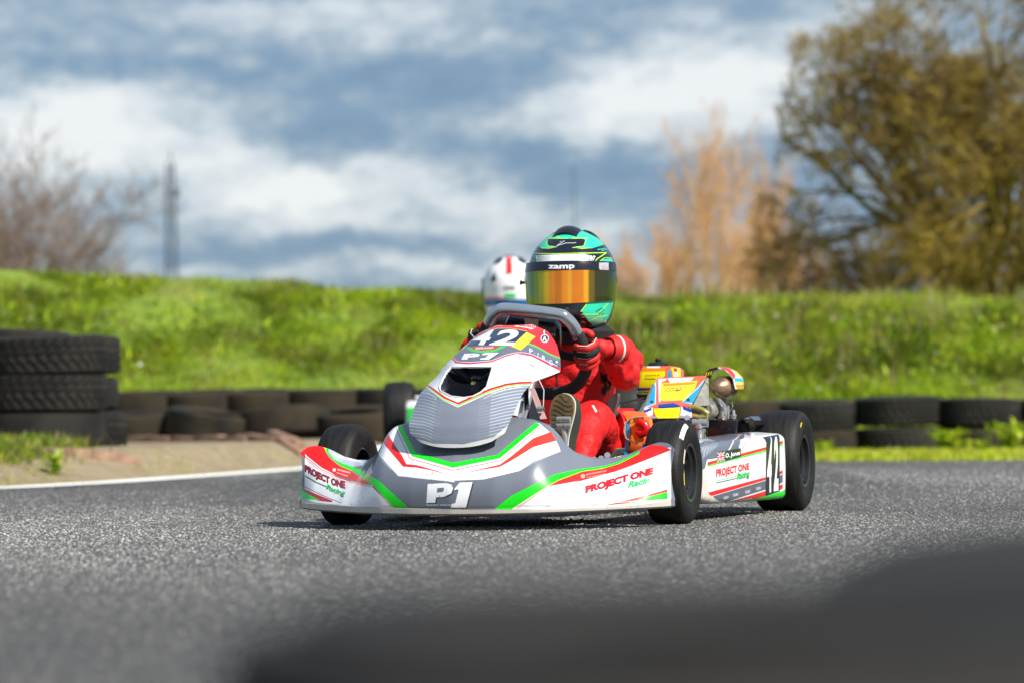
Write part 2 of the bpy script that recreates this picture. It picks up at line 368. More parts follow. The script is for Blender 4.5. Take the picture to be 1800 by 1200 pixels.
WHITE = (238, 239, 242); GREY = (92, 98, 110); GREEN = (18, 226, 28); RED = (224, 24, 22); OFFW = (200, 195, 186); NAVY = (14, 30, 60); BLACK = (14, 14, 18)
# ---------------------------------------------------------------- ground, track, verge, bank
def nodes_of(m): return m.node_tree.nodes, m.node_tree.links, m.node_tree.nodes['Principled BSDF']
def asphalt():
    m = bpy.data.materials.new('asphalt'); m.use_nodes = True; N, L, b = nodes_of(m)
    tc = N.new('ShaderNodeTexCoord')
    v = N.new('ShaderNodeTexVoronoi'); v.inputs['Scale'].default_value = 150; L.new(tc.outputs['Object'], v.inputs['Vector'])
    sp = N.new('ShaderNodeSeparateColor'); L.new(v.outputs['Color'], sp.inputs[0])
    cr = N.new('ShaderNodeValToRGB'); e = cr.color_ramp.elements; L.new(sp.outputs[0], cr.inputs[0])
    e[0].position = 0; e[0].color = (.045, .044, .043, 1); e[1].position = 1; e[1].color = (.34, .31, .28, 1)
    for p, c in ((.45, (.085, .082, .08, 1)), (.72, (.14, .134, .127, 1)), (.88, (.22, .205, .19, 1))): q = e.new(p); q.color = c
    v2 = N.new('ShaderNodeTexVoronoi'); v2.inputs['Scale'].default_value = 150; v2.feature = 'DISTANCE_TO_EDGE'; L.new(tc.outputs['Object'], v2.inputs['Vector'])
    mr = N.new('ShaderNodeMapRange'); mr.inputs[1].default_value = 0; mr.inputs[2].default_value = .16; L.new(v2.outputs['Distance'], mr.inputs[0])
    mx = N.new('ShaderNodeMix'); mx.data_type = 'RGBA'; L.new(mr.outputs[0], mx.inputs['Factor']); mx.inputs['A'].default_value = (.060, .058, .057, 1); L.new(cr.outputs[0], mx.inputs['B'])
    n = N.new('ShaderNodeTexNoise'); n.inputs['Scale'].default_value = 1.3; n.inputs['Detail'].default_value = 8; n.inputs['Roughness'].default_value = .62; L.new(tc.outputs['Object'], n.inputs['Vector'])
    cr2 = N.new('ShaderNodeValToRGB'); L.new(n.outputs['Fac'], cr2.inputs[0]); cr2.color_ramp.elements[0].position = .3; cr2.color_ramp.elements[0].color = (.62, .62, .64, 1); cr2.color_ramp.elements[1].position = .7; cr2.color_ramp.elements[1].color = (1.05, 1.03, 1.0, 1)
    mu = N.new('ShaderNodeMix'); mu.data_type = 'RGBA'; mu.blend_type = 'MULTIPLY'; mu.inputs['Factor'].default_value = 1; L.new(mx.outputs['Result'], mu.inputs['A']); L.new(cr2.outputs[0], mu.inputs['B'])
    L.new(mu.outputs['Result'], b.inputs['Base Color']); b.inputs['Roughness'].default_value = .62
    n3 = N.new('ShaderNodeTexNoise'); n3.inputs['Scale'].default_value = 420; L.new(tc.outputs['Object'], n3.inputs['Vector'])
    ad = N.new('ShaderNodeMath'); ad.operation = 'MULTIPLY_ADD'; L.new(mr.outputs[0], ad.inputs[0]); L.new(sp.outputs[1], ad.inputs[1]); L.new(n3.outputs['Fac'], ad.inputs[2])
    bp = N.new('ShaderNodeBump'); bp.inputs['Strength'].default_value = .75; bp.inputs['Distance'].default_value = .004; L.new(ad.outputs[0], bp.inputs['Height']); L.new(bp.outputs[0], b.inputs['Normal'])
    return m
def patchy(name, cols, scale, rough=.9, bump=.01, bscale=60, detail=8):
    m = bpy.data.materials.new(name); m.use_nodes = True; N, L, b = nodes_of(m); tc = N.new('ShaderNodeTexCoord')
    n = N.new('ShaderNodeTexNoise'); n.inputs['Scale'].default_value = scale; n.inputs['Detail'].default_value = detail; n.inputs['Roughness'].default_value = .65; L.new(tc.outputs['Object'], n.inputs['Vector'])
    cr = N.new('ShaderNodeValToRGB'); L.new(n.outputs['Fac'], cr.inputs[0]); e = cr.color_ramp.elements
    e[0].position = cols[0][0]; e[0].color = (*cols[0][1], 1); e[1].position = cols[-1][0]; e[1].color = (*cols[-1][1], 1)
    for p, c in cols[1:-1]: q = e.new(p); q.color = (*c, 1)
    L.new(cr.outputs[0], b.inputs['Base Color']); b.inputs['Roughness'].default_value = rough
    n2 = N.new('ShaderNodeTexNoise'); n2.inputs['Scale'].default_value = bscale; n2.inputs['Detail'].default_value = 6; L.new(tc.outputs['Object'], n2.inputs['Vector'])
    bp = N.new('ShaderNodeBump'); bp.inputs['Strength'].default_value = .7; bp.inputs['Distance'].default_value = bump; L.new(n2.outputs['Fac'], bp.inputs['Height']); L.new(bp.outputs[0], b.inputs['Normal'])
    return m
soil = patchy('earth_and_moss', [(.3, (.10, .17, .012)), (.5, (.18, .26, .02)), (.7, (.22, .20, .05))], 2.2)
concrete = patchy('dirty_concrete', [(.30, (.17, .13, .08)), (.46, (.24, .185, .115)), (.6, (.29, .23, .145)), (.8, (.20, .17, .10))], 11, bump=.006, bscale=90)
xs = np.unique(np.r_[np.linspace(-800, -60, 14), np.linspace(-60, -12, 25), np.linspace(-12, 12, 161), np.linspace(12, 60, 25), np.linspace(60, 800, 14)])
ys = np.unique(np.r_[np.linspace(-200, -10, 12), np.linspace(-10, 8, 30), np.linspace(8, 30, 150), np.linspace(30, 60, 30), np.linspace(60, 1600, 24)])
X, Y = np.meshgrid(xs, ys); Z = H(X, Y) - 0.0
bumpy = np.array([[noise.noise(Vector((x * .9, y * .9, 0))) for x in xs] for y in ys])
Z = Z + bumpy * .22 * smooth((Y - 24.5) / 2) * (1 - smooth((Y - 40) / 20)) * 0.6
Z = np.where((Y < y_edge(X) - .1) | ((X > -4.3) & (X < -.5) & (Y > 4) & (Y < 22.5)), Z - .07, Z)
nx = len(xs); ny = len(ys); I = np.arange(nx * ny).reshape(ny, nx)
Fq = np.stack([I[:-1, :-1], I[:-1, 1:], I[1:, 1:], I[1:, :-1]], -1).reshape(-1, 4)
g = mesh_obj('ground', np.stack([X, Y, Z], -1).reshape(-1, 3), Fq, soil, sharp=None); g['kind'] = 'structure'
def Hm(x, y):                                  # height incl. the mesh's own coarse relief
    return float(H(x, y))
# the track: one sheet from behind the camera up to its far edge
tx = np.unique(np.r_[np.linspace(-40, -6, 35), np.linspace(-6, 6, 121), np.linspace(6, 40, 35)]); tt = np.linspace(0, 1, 160)
TX, TT = np.meshgrid(tx, tt); ye = y_edge(TX); TY = -14 + (ye + 14) * TT ** .8; TY = np.where(ye < -13, -14 + .01 * TT, TY)
TZ = H(TX, TY) + .004; I = np.arange(TX.size).reshape(TX.shape); Fq = np.stack([I[:-1, :-1], I[:-1, 1:], I[1:, 1:], I[1:, :-1]], -1).reshape(-1, 4)
trk = mesh_obj('track', np.stack([TX, TY, TZ], -1).reshape(-1, 3), Fq, asphalt(), sharp=None); trk['kind'] = 'structure'
# loose top layer of the asphalt: stones standing proud of the binder
def stones(n, D0, D1, w0, w1, name):
    D = D0 + (D1 - D0) * np.random.rand(n) ** .62; hw = D * .19 + .25; x = (np.random.rand(n) * 2 - 1) * hw; keep = (D < y_edge(x) - .25) & (np.random.rand(n) < np.clip((D1 - D) / (D1 * .3), 0, 1)); x = x[keep]; D = D[keep]; n = len(x)
    z = H(x, D) + .0035; r = (w0 + (w1 - w0) * np.random.rand(n) ** 2) / 2; h = r * (.35 + .55 * np.random.rand(n)); a0 = np.random.rand(n) * 6.28
    V = []
    for k in range(5):
        rr = r * (.75 + .5 * np.random.rand(n)); V.append(np.stack([x + np.cos(a0 + k * 1.2566) * rr, D + np.sin(a0 + k * 1.2566) * rr, z], 1))
    for k in range(3):
        rr = r * .5; V.append(np.stack([x + np.cos(a0 + k * 2.094) * rr, D + np.sin(a0 + k * 2.094) * rr, z + h * (.75 + .4 * np.random.rand(n))], 1))
    V = np.stack(V, 1).reshape(-1, 3); T = np.array([(5, 6, 7), (0, 1, 5), (1, 6, 5), (1, 2, 6), (2, 3, 6), (3, 7, 6), (3, 4, 7), (4, 5, 7), (4, 0, 5)]); Fs = (np.arange(n)[:, None, None] * 8 + T[None]).reshape(-1, 3)
    o = mesh_obj(name, V, Fs, STONE, None, False); lf = np.array([noise.fractal(Vector((a_ * .55, b2 * .22, 1.7)), 1.0, 2.0, 4) for a_, b2 in zip(x, D)]); g_ = (np.random.rand(n) ** 1.8 * .25 + .065) * np.clip(1 + 1.1 * lf, .55, 1.5); C = np.stack([g_ * 1.03, g_, g_ * (.90 + .12 * np.random.rand(n)), np.ones(n)], 1)
    ca = o.data.color_attributes.new('tint', 'FLOAT_COLOR', 'POINT'); ca.data.foreach_set('color', np.repeat(C, 8, 0).ravel().astype(np.float32)); o['kind'] = 'stuff'
STONE = bpy.data.materials.new('asphalt_stone'); STONE.use_nodes = True; N_, L_, b_ = nodes_of(STONE); a_ = N_.new('ShaderNodeAttribute'); a_.attribute_name = 'tint'; L_.new(a_.outputs['Color'], b_.inputs['Base Color']); b_.inputs['Roughness'].default_value = .6
stones(240000, 1.1, 10.5, .003, .0078, 'asphalt_stones'); stones(100000, 6.5, 18, .005, .011, 'asphalt_stones')
# white edge line, following the far edge on the left
ln = []; lx = np.linspace(-6, -1.0, 120)
for x in lx:
    y = float(y_edge(x)); t = Vector((.01, float(y_edge(x + .01)) - y, 0)).normalized(); nrm = Vector((t.y, -t.x, 0))
    wob = .006 * noise.noise(Vector((x * 6, 0, 0)))
    ln.append([(x + nrm.x * d, y + nrm.y * d, float(H(x + nrm.x * d, y + nrm.y * d)) + .009) for d in (.02 + wob, .22 + wob)])
line_m = mat('worn_white_line_paint', (238, 237, 232), .7, col2=(248, 248, 245), noise_scale=30, p0=.2, p1=.5)
o = MB().grid(ln).build('edge_line', line_m); o['kind'] = 'structure'
# dirty concrete verge behind the line
vg = []
for i in range(200):
    s_ = i / 199; x = -4.4 + 4.0 * s_; y0 = float(y_edge(x)) + .02; row = []
    for j in range(110):
        y = y0 + (23.0 - y0) * (j / 109) ** 1.5; row.append((x, y, float(H(x, y)) + .006 + .003 * noise.noise(Vector((x * 1.6, y * 1.1, 0)))))
    vg.append(row)
o = MB().grid(vg).build('verge_pavement', concrete); o['kind'] = 'structure'

# ---------------------------------------------------------------- grass (blades as geometry)
def blade_mesh(name, P, length, width, lean, cols, matl, segs=2, kind='stuff', parent=None):
    """P (n,3) roots; arrays length,width; lean (n,2); cols (n,3)"""
    n = len(P); az = np.random.rand(n) * 2 * math.pi; sx = np.cos(az) * width / 2; sy = np.sin(az) * width / 2
    up = np.stack([lean[:, 0], lean[:, 1], np.ones(n)], 1); up /= np.linalg.norm(up, axis=1)[:, None]
    side = np.stack([sx, sy, np.zeros(n)], 1)
    mid = P + up * (length * .55)[:, None]; tip = P + up * length[:, None] + np.stack([lean[:, 0], lean[:, 1], -.35 * np.hypot(lean[:, 0], lean[:, 1])], 1) * (length * .55)[:, None]
    V = np.stack([P - side, P + side, mid + side * .8, mid - side * .8, tip], 1).reshape(-1, 3)
    me = bpy.data.meshes.new(name); me.vertices.add(5 * n); me.vertices.foreach_set('co', V.ravel())
    b = np.arange(n)[:, None] * 5; quad = b + np.array([0, 1, 2, 3]); tri = b + np.array([3, 2, 4])
    loops = np.concatenate([quad, tri], 1).ravel(); me.loops.add(7 * n); me.loops.foreach_set('vertex_index', loops.astype(np.int32))
    me.polygons.add(2 * n); ls = np.stack([np.arange(n) * 7, np.arange(n) * 7 + 4], 1).ravel(); me.polygons.foreach_set('loop_start', ls.astype(np.int32)); me.update(calc_edges=True)
    ca = me.color_attributes.new('tint', 'FLOAT_COLOR', 'POINT'); C = np.concatenate([np.repeat(cols, 5, 0), np.ones((5 * n, 1))], 1); ca.data.foreach_set('color', C.ravel().astype(np.float32))
    me.materials.append(matl); o = bpy.data.objects.new(name, me)
    if kind: o['kind'] = kind
    return link(o, parent)
def leaf_mat(name, trans=.35, rough=.5):
    m = bpy.data.materials.new(name); m.use_nodes = True; N, L, b = nodes_of(m)
    a = N.new('ShaderNodeAttribute'); a.attribute_name = 'tint'; L.new(a.outputs['Color'], b.inputs['Base Color']); b.inputs['Roughness'].default_value = rough
    t = N.new('ShaderNodeBsdfTranslucent'); L.new(a.outputs['Color'], t.inputs['Color']); mx = N.new('ShaderNodeMixShader'); mx.inputs[0].default_value = trans
    L.new(b.outputs[0], mx.inputs[1]); L.new(t.outputs[0], mx.inputs[2]); L.new(mx.outputs[0], N['Material Output'].inputs[0]); return m
LEAF = leaf_mat('grass_blade'); TWIG = leaf_mat('twig_leaf', .2, .7)
GP = np.array([(.23, .37, .006), (.37, .49, .008), (.50, .56, .015), (.10, .20, .006), (.38, .33, .07), (.24, .17, .08), (.50, .42, .22)])
def fbm(x, y, s, o=0):
    return np.array([noise.fractal(Vector((a * s, b * s, o)), 1.0, 2.0, 4) for a, b in zip(x, y)])
def grass_cols(x, y, z, right):
    a = fbm(x, z * 2.2 + y * .3, .8, 3); c = fbm(x, z * 2.5 + y * .3, 2.2, 9); r = np.random.rand(len(x)); n = len(x)
    w = np.zeros((n, 7)); w[:, 0] = 1.2; w[:, 1] = 1.3 + 1.5 * a; w[:, 2] = .8 + 1.2 * c; w[:, 3] = .5 - 1.2 * a
    dead = np.clip(c * 3.2 - .35 + right * .6 - .1, 0, 3); w[:, 4] = .12 + dead; w[:, 5] = .05 + dead * .9; w[:, 6] = .03 + dead * .35
    w = np.clip(w, .01, None); w /= w.sum(1)[:, None]; cum = np.cumsum(w, 1); k = (r[:, None] > cum).sum(1).clip(0, 6)
    p_ = np.clip(.86 + 1.1 * fbm(x, z * 2.0 + y * .5, 1.1, 41), .5, 1.2)
    return GP[k] * (.7 + .5 * np.random.rand(n))[:, None] * p_[:, None]
def bank_grass():
    n = 250000; x = np.random.uniform(-10.5, 8.5, n); y = 23.3 + 5.3 * np.random.rand(n) ** .85
    z = H(x, y) + .0; right = smooth((x - .3) / 2.0)
    L = (.06 + .08 * np.random.rand(n)) * (1 + .45 * right * smooth((y - 24) / 1.5)); cl = fbm(x, y, 1.7, 5); L *= (1 + .9 * np.clip(cl, -.5, .8))
    lean = np.random.randn(n, 2) * .7; cols = grass_cols(x, y, z, right)
    blade_mesh('bank_grass', np.stack([x, y, z - .02], 1), L, .007 + .007 * np.random.rand(n), lean, cols, LEAF)
    # broad-leaved weeds and dead stalks, thicker towards the right
    n = 9000; x = np.random.uniform(-7, 7, n); y = 23.6 + 3.3 * np.random.rand(n); keep = fbm(x, y, 1.1, 21) + .25 * smooth(x / 3) > .12; x = x[keep]; y = y[keep]; n = len(x); z = H(x, y)
    right = smooth((x - .2) / 2.2); L = (.06 + .09 * np.random.rand(n)); c = GP[np.random.choice([0, 1, 1, 2, 3], n)] * (.8 + .4 * np.random.rand(n))[:, None]
    blade_mesh('bank_weeds', np.stack([x, y, z + .02 + .16 * np.random.rand(n)], 1), L, .015 + .015 * np.random.rand(n), np.random.randn(n, 2) * 1.2, c, LEAF)
    n = 5000; x = np.random.uniform(.2, 7, n); y = 23.6 + 4.4 * np.random.rand(n); keep = fbm(x, y, .9, 33) > -.02; x = x[keep]; y = y[keep]; n = len(x); z = H(x, y)
    blade_mesh('dead_stalks', np.stack([x, y, z], 1), .14 + .18 * np.random.rand(n), .006 + .006 * np.random.rand(n), np.random.randn(n, 2) * .2, GP[np.random.choice([4, 5, 5, 6], n)] * (.8 + .4 * np.random.rand(n))[:, None], LEAF)
    n = 90; x = np.random.uniform(-6, 6, n); y = 23.8 + 3.4 * np.random.rand(n); z = H(x, y) + .14
    blade_mesh('white_flowers', np.stack([x, y, z], 1), np.full(n, .03), np.full(n, .035), np.random.randn(n, 2), np.tile([(.75, .75, .68)], (n, 1)), LEAF)
bank_grass()
def tuft_patch(name, pts, n, L0, L1, spread, pal=(0, 1, 2, 4), w=.005):
    c = np.array(pts)[np.random.randint(0, len(pts), n)]; x = c[:, 0] + np.random.randn(n) * spread[0]; y = c[:, 1] + np.random.randn(n) * spread[1]; z = H(x, y)
    cols = GP[np.random.choice(pal, n)] * (.7 + .5 * np.random.rand(n))[:, None]
    return blade_mesh(name, np.stack([x, y, z], 1), L0 + (L1 - L0) * np.random.rand(n), w * (1 + np.random.rand(n)), np.random.randn(n, 2) * .4, cols, LEAF)
# mown strip between the track and the right-hand barrier
n = 60000; x = np.random.uniform(1.2, 7.5, n); t = np.random.rand(n); ye_ = y_edge(x); y = ye_ - .03 + (22.6 - ye_) * t
cols = GP[np.random.choice([1, 2, 2, 4], n)] * (.85 + .4 * np.random.rand(n))[:, None]
blade_mesh('verge_grass', np.stack([x, y, H(x, y)], 1), .02 + .04 * np.random.rand(n), .008 + .006 * np.random.rand(n), np.random.randn(n, 2) * .7, cols, LEAF)
def gp(px, py): p = ground(px, py); return (p.x, p.y)
tuft_patch('grass_tufts', [gp(-20, 792), gp(10, 800), gp(30, 792), gp(50, 790), gp(70, 796), gp(5, 785), gp(95, 790), gp(-60, 795), gp(25, 806)], 3000, .03, .11, (.08, .20), (0, 3, 1, 3, 4, 5))
tuft_patch('grass_tufts', [gp(198, 772), gp(215, 768), gp(232, 770)], 900, .03, .12, (.05, .25), (0, 0, 1, 4))
tuft_patch('moss_in_joint', [gp(5, 848), gp(30, 845), gp(80, 842), gp(250, 827), gp(330, 819), gp(420, 812), gp(290, 823), gp(500, 807)], 1500, .005, .018, (.10, .15), (1, 2, 4), .008)

# ---------------------------------------------------------------- timber/brick edging on the verge
edging_m = mat('weathered_red_brick_edging', (118, 84, 68), .85, col2=(162, 134, 112), noise_scale=7, bump=.004, bump_scale=60)
def edging(p0, p1, label, n, h=.046):
    a = Vector((*p0, 0)); b = Vector((*p1, 0)); t = (b - a); Lg = t.length; t.normalize(); nn = Vector((-t.y, t.x, 0))
    root = empty('kerb_edging', (a.x, a.y, Hm(a.x, a.y)), 0, label=label, category='kerb', group='broken brick kerb edgings on the verge')
    for i in range(n):
        q0 = a + t * (Lg * i / n + .002); q1 = a + t * (Lg * (i + 1) / n - .002); j = random.uniform(-.01, .01); q0 = q0 + nn * j; q1 = q1 + nn * j
        m_ = (q0 + q1) / 2; z0 = Hm(m_.x, m_.y) + h / 2 + random.uniform(-.006, .006) - .005; dy = Hm(q1.x, q1.y) - Hm(q0.x, q0.y)
        rot = Matrix((t, nn, Vector((0, 0, 1)))).transposed().to_4x4() @ Matrix.Rotation(random.uniform(-.03, .03) - math.atan2(dy, (q1 - q0).length), 4, 'Y')
        o = MB().box((0, 0, 0), ((q1 - q0).length, .065, h), bev=.006).build('brick', edging_m, root); o.matrix_local = Matrix.Translation(Vector((m_.x - a.x, m_.y - a.y, z0 - Hm(a.x, a.y)))) @ rot
edging(gp(58, 800), gp(238, 817), 'reddish brick kerb edging running in front of the left tyre stack', 4)
edging(gp(218, 778), gp(535, 808), 'long nearer brick kerb edging between the tyre stack and the kart', 7)
edging(gp(253, 766), gp(530, 792), 'farther parallel brick kerb edging just behind the long one', 7)

# ---------------------------------------------------------------- small weeds
def weed(x, y, h, n, label, name='weed', spread=.06, cat='plant'):
    root = empty(name, (x, y, Hm(x, y)), 0, label=label, category=cat)
    st = MB()
    for k in range(max(3, n // 14)):
        a = random.uniform(0, 6.28); r = random.uniform(0, spread); st.tube([(0, 0, 0), (math.cos(a) * r * .5, math.sin(a) * r * .5, h * .5), (math.cos(a) * r, math.sin(a) * r, h * random.uniform(.7, 1))], [.003, .002, .001], 4)
    st.build('stem', mat('weed_stem', (90, 120, 30), .7), root)
    zz = np.random.rand(n); P = np.stack([np.random.randn(n) * spread * .6 * (.3 + zz), np.random.randn(n) * spread * .6 * (.3 + zz), zz * h], 1)
    blade_mesh('leaves', P, .02 + .05 * np.random.rand(n), .015 + .02 * np.random.rand(n), np.random.randn(n, 2) * 1.2, GP[np.random.choice([0, 1, 1, 2], n)] * (.8 + .4 * np.random.rand(n))[:, None], LEAF, kind='stuff', parent=root)
p = ground(97, 838); weed(p.x, p.y, .09, 45, 'small sprouting weed with tiny leaves in the verge joint beside the white line', spread=.02)
for px, py, D, h, n, sp, lb in ((1668, 800, 20.9, .15, 220, .10, 'leafy green weed in front of the gap between two right-hand tyre stacks'), (1775, 800, 20.9, .19, 240, .10, 'tall leafy weed at the right end of the barrier by the frame edge'),
                            (1448, 800, 20.9, .08, 80, .05, 'low weed at the foot of the tyre stack just right of the rear wheel'), (1722, 800, 20.7, .07, 70, .06, 'short pale weed in front of the second tyre stack from the right')):
    P_ = at(px, py, D); weed(P_.x, P_.y, h, n, lb, spread=sp)

# ---------------------------------------------------------------- barrier tyres
def tyre_mesh(name, Ro=.305, w=.19, Ri=.185, seed=0, segs=200, mat_=None, tread=True):
    rnd = random.Random(seed); prof = []
    hw = w / 2
    base = [(-hw * .80, Ri), (-hw * .98, Ri + .02), (-hw * 1.03, Ri + .055), (-hw * .99, Ro - .035), (-hw * .90, Ro - .012)]
    tr = [(-hw * .90 + hw * 1.8 * i / 30, Ro - .004 * abs(-1 + 2 * i / 30) ** 3) for i in range(1, 30)]
    prof = base + tr + [(-a, r) for a, r in base[::-1]]
    inner = [(hw * .70, Ri + .012), (hw * .86, Ri + .05), (hw * .8, Ro - .03), (0, Ro - .02), (-hw * .8, Ro - .03), (-hw * .86, Ri + .05), (-hw * .70, Ri + .012)]
    prof = prof + inner; m = len(prof); vs = []
    for i, (a, r) in enumerate(prof):
        for k in range(segs):
            rr = r
            if tread and 5 <= i < 34:
                ii = i - 5; ph = k + (ii if ii < 15 else 30 - ii) * .55
                if ii in (7, 14, 15, 22): rr -= .010
                elif int(ph) % 6 < 2 and ii not in (0, 28): rr -= .009
            an = 2 * math.pi * k / segs; rr += .002 * math.sin(3 * an + seed)
            vs.append((math.cos(an) * rr, math.sin(an) * rr, a))
    I = np.arange(m * segs).reshape(m, segs); J = np.roll(I, -1, 1); I2 = np.roll(I, -1, 0); J2 = np.roll(J, -1, 0)
    Fq = np.stack([I, J, J2, I2], -1).reshape(-1, 4)
    me_o = mesh_obj(name, vs, Fq, mat_ or M['old_rubber'], None, True, 30); me = me_o.data; bpy.data.objects.remove(me_o); return me
TA = tyre_mesh('tyre', seed=1); TB = tyre_mesh('tyre', .30, .175, .19, seed=4, tread=False); TC = tyre_mesh('tyre', .31, .20, .185, seed=7); TM = tyre_mesh('tyre', .305, .19, .185, seed=9, segs=120, tread=False, mat_=M['old_rubber_mossy'])
def put_tyre(me, x, y, z, label, group, tilt=(0, 0), rz=None):
    o = bpy.data.objects.new('tyre', me); COL.objects.link(o); o.location = (x, y, z); o.rotation_euler = (tilt[0], tilt[1], random.uniform(0, 6.28) if rz is None else rz)
    o['label'] = label; o['category'] = 'tyre'; o['group'] = group; return o
# left stack: three tyres, with a second stack behind
D = 15.7; gz = Hm(at(88, 785, D).x, D)
for k, (px, me, nm, tl) in enumerate(((80, TB, 'bottom', (0, .01)), (84, TA, 'middle', (.01, -.015)), (86, TA, 'top', (-.012, -.03)))):
    p = at(px, 700, D); put_tyre(me, p.x, D, gz + .095 + .189 * k, f'{nm} tyre of the front stack at the left edge of the frame' if k < 2 else 'top tyre with open tread blocks on the front stack at left', 'tyres stacked at the left verge', tl)
for k, (px, nm) in enumerate(((120, 'bottom'), (108, 'middle'), (109, 'top'))):
    D2 = 16.25; p = at(px, 700, D2); put_tyre((TC, TB, TC)[k], p.x, D2, gz + .095 + .19 * k - .01 * (k == 0), f'{nm} tyre of the rear stack peeping out behind the left stack', 'tyres stacked at the left verge', (0, .02 * k))
for k, nm in enumerate(('bottom', 'lower middle', 'upper middle')):
    p = at(34, 700, 16.95); put_tyre(TC, p.x, 16.95, gz + .10 + .195 * k - .04, f'{nm} tyre of the farthest left stack hidden behind the other two', 'tyres stacked at the left verge')
p = at(34, 700, 16.95); put_tyre(TB, p.x, 16.95, gz + .555, 'topmost tyre whose far rim shows above the left stacks', 'tyres stacked at the left verge', (-.06, -.03))
# low barrier behind, left: front row of tilted mossy tyres, a raised row behind
for px, py, D, me, tl, lb in ((252, 762, 20.6, TM, (.10, .05), 'mossy tyre in the left barrier front row, next to the tyre stack'), (372, 770, 20.4, TM, (.14, .10), 'mossy tyre lying tilted in the left barrier front row, second from the stack'),
                              (500, 778, 20.4, TM, (.14, -.08), 'tyre in the left barrier front row, third from the stack'), (622, 778, 20.4, TM, (.12, .05), 'tyre in the left barrier front row, just left of the kart front wheel'),
                              (745, 780, 20.6, TM, (0, 0), 'tyre in the left barrier front row hidden mostly by the kart nose')):
    p = at(px, py, D); put_tyre(me, p.x, D, Hm(p.x, D) + .10, lb, 'tyres of the left barrier', tl)
for px, D, k, tl, lb in ((245, 22.0, 1, (0, .03), 'upper tyre in the raised rear row beside the left stack'), (355, 22.0, 1, (.05, .04), 'upper tyre in the raised rear row with a brown worn tread'), (455, 22.0, 1, (.02, .06), 'upper tyre in the raised rear row, dark gap to its right'),
                         (570, 22.0, 1, (0, -.02), 'upper tyre in the raised rear row left of the far kart wheel'), (690, 22.0, 1, (0, .02), 'upper tyre in the raised rear row behind the far kart')):
    p = at(px, 740, D); z = Hm(p.x, D); put_tyre(TM, p.x, D, z + .065, lb.replace('upper', 'lower'), 'tyres of the left barrier', (0, 0)); put_tyre(TM, p.x, D, z + .10 + .155, lb, 'tyres of the left barrier', tl)
# right barrier: stacks of two
names = ['left end, partly hidden behind the exhaust', 'beside the rear wheel', 'in the middle, standing highest', 'second from the right edge', 'at the right edge of the frame']
for i, (px, s_) in enumerate(((1305, 0), (1432, 0), (1576, .022), (1722, 0), (1868, .0))):
    D = 21.7 - .0 * i; p = at(px, 760, D); z = Hm(p.x, D) + .0
    for k in range(2):
        o = put_tyre((TC, TM)[(i + k) % 2] if i != 2 else TC, p.x + random.uniform(-.01, .01), D, z + .07 + (.20 + s_) * k, f'{("lower", "upper")[k]} tyre of the right barrier stack {names[i]}', 'tyres of the right barrier', (random.uniform(-.03, .03), random.uniform(-.04, .04)))

for i, px in enumerate((1000, 1120)):
    D = 22.0; p = at(px, 760, D); z = Hm(p.x, D)
    for k in range(2): put_tyre(TC, p.x, D, z + .10 + .2 * k, f'{("lower", "upper")[k]} barrier tyre hidden behind the driver, {("left", "right")[i]} of the pair', 'tyres of the right barrier')
# foreground tyres, close to the lens
FT = tyre_mesh('tyre', .31, .200, .19, seed=2, segs=160, mat_=M['far_rubber']); FK = tyre_mesh('tyre', .146, .100, .066, seed=3, segs=96, mat_=M['far_rubber'], tread=False)
for k, nm in enumerate(('lower', 'upper')): put_tyre(FK, .056, .92, .050 + .100 * k, f'{nm} of two small blurred tyres stacked close to the lens at bottom centre', 'blurred tyres in the foreground', (0, 0))
put_tyre(FT, .44, 1.33, .100, 'higher blurred tyre close to the lens in the bottom right corner', 'blurred tyres in the foreground', (0, 0))

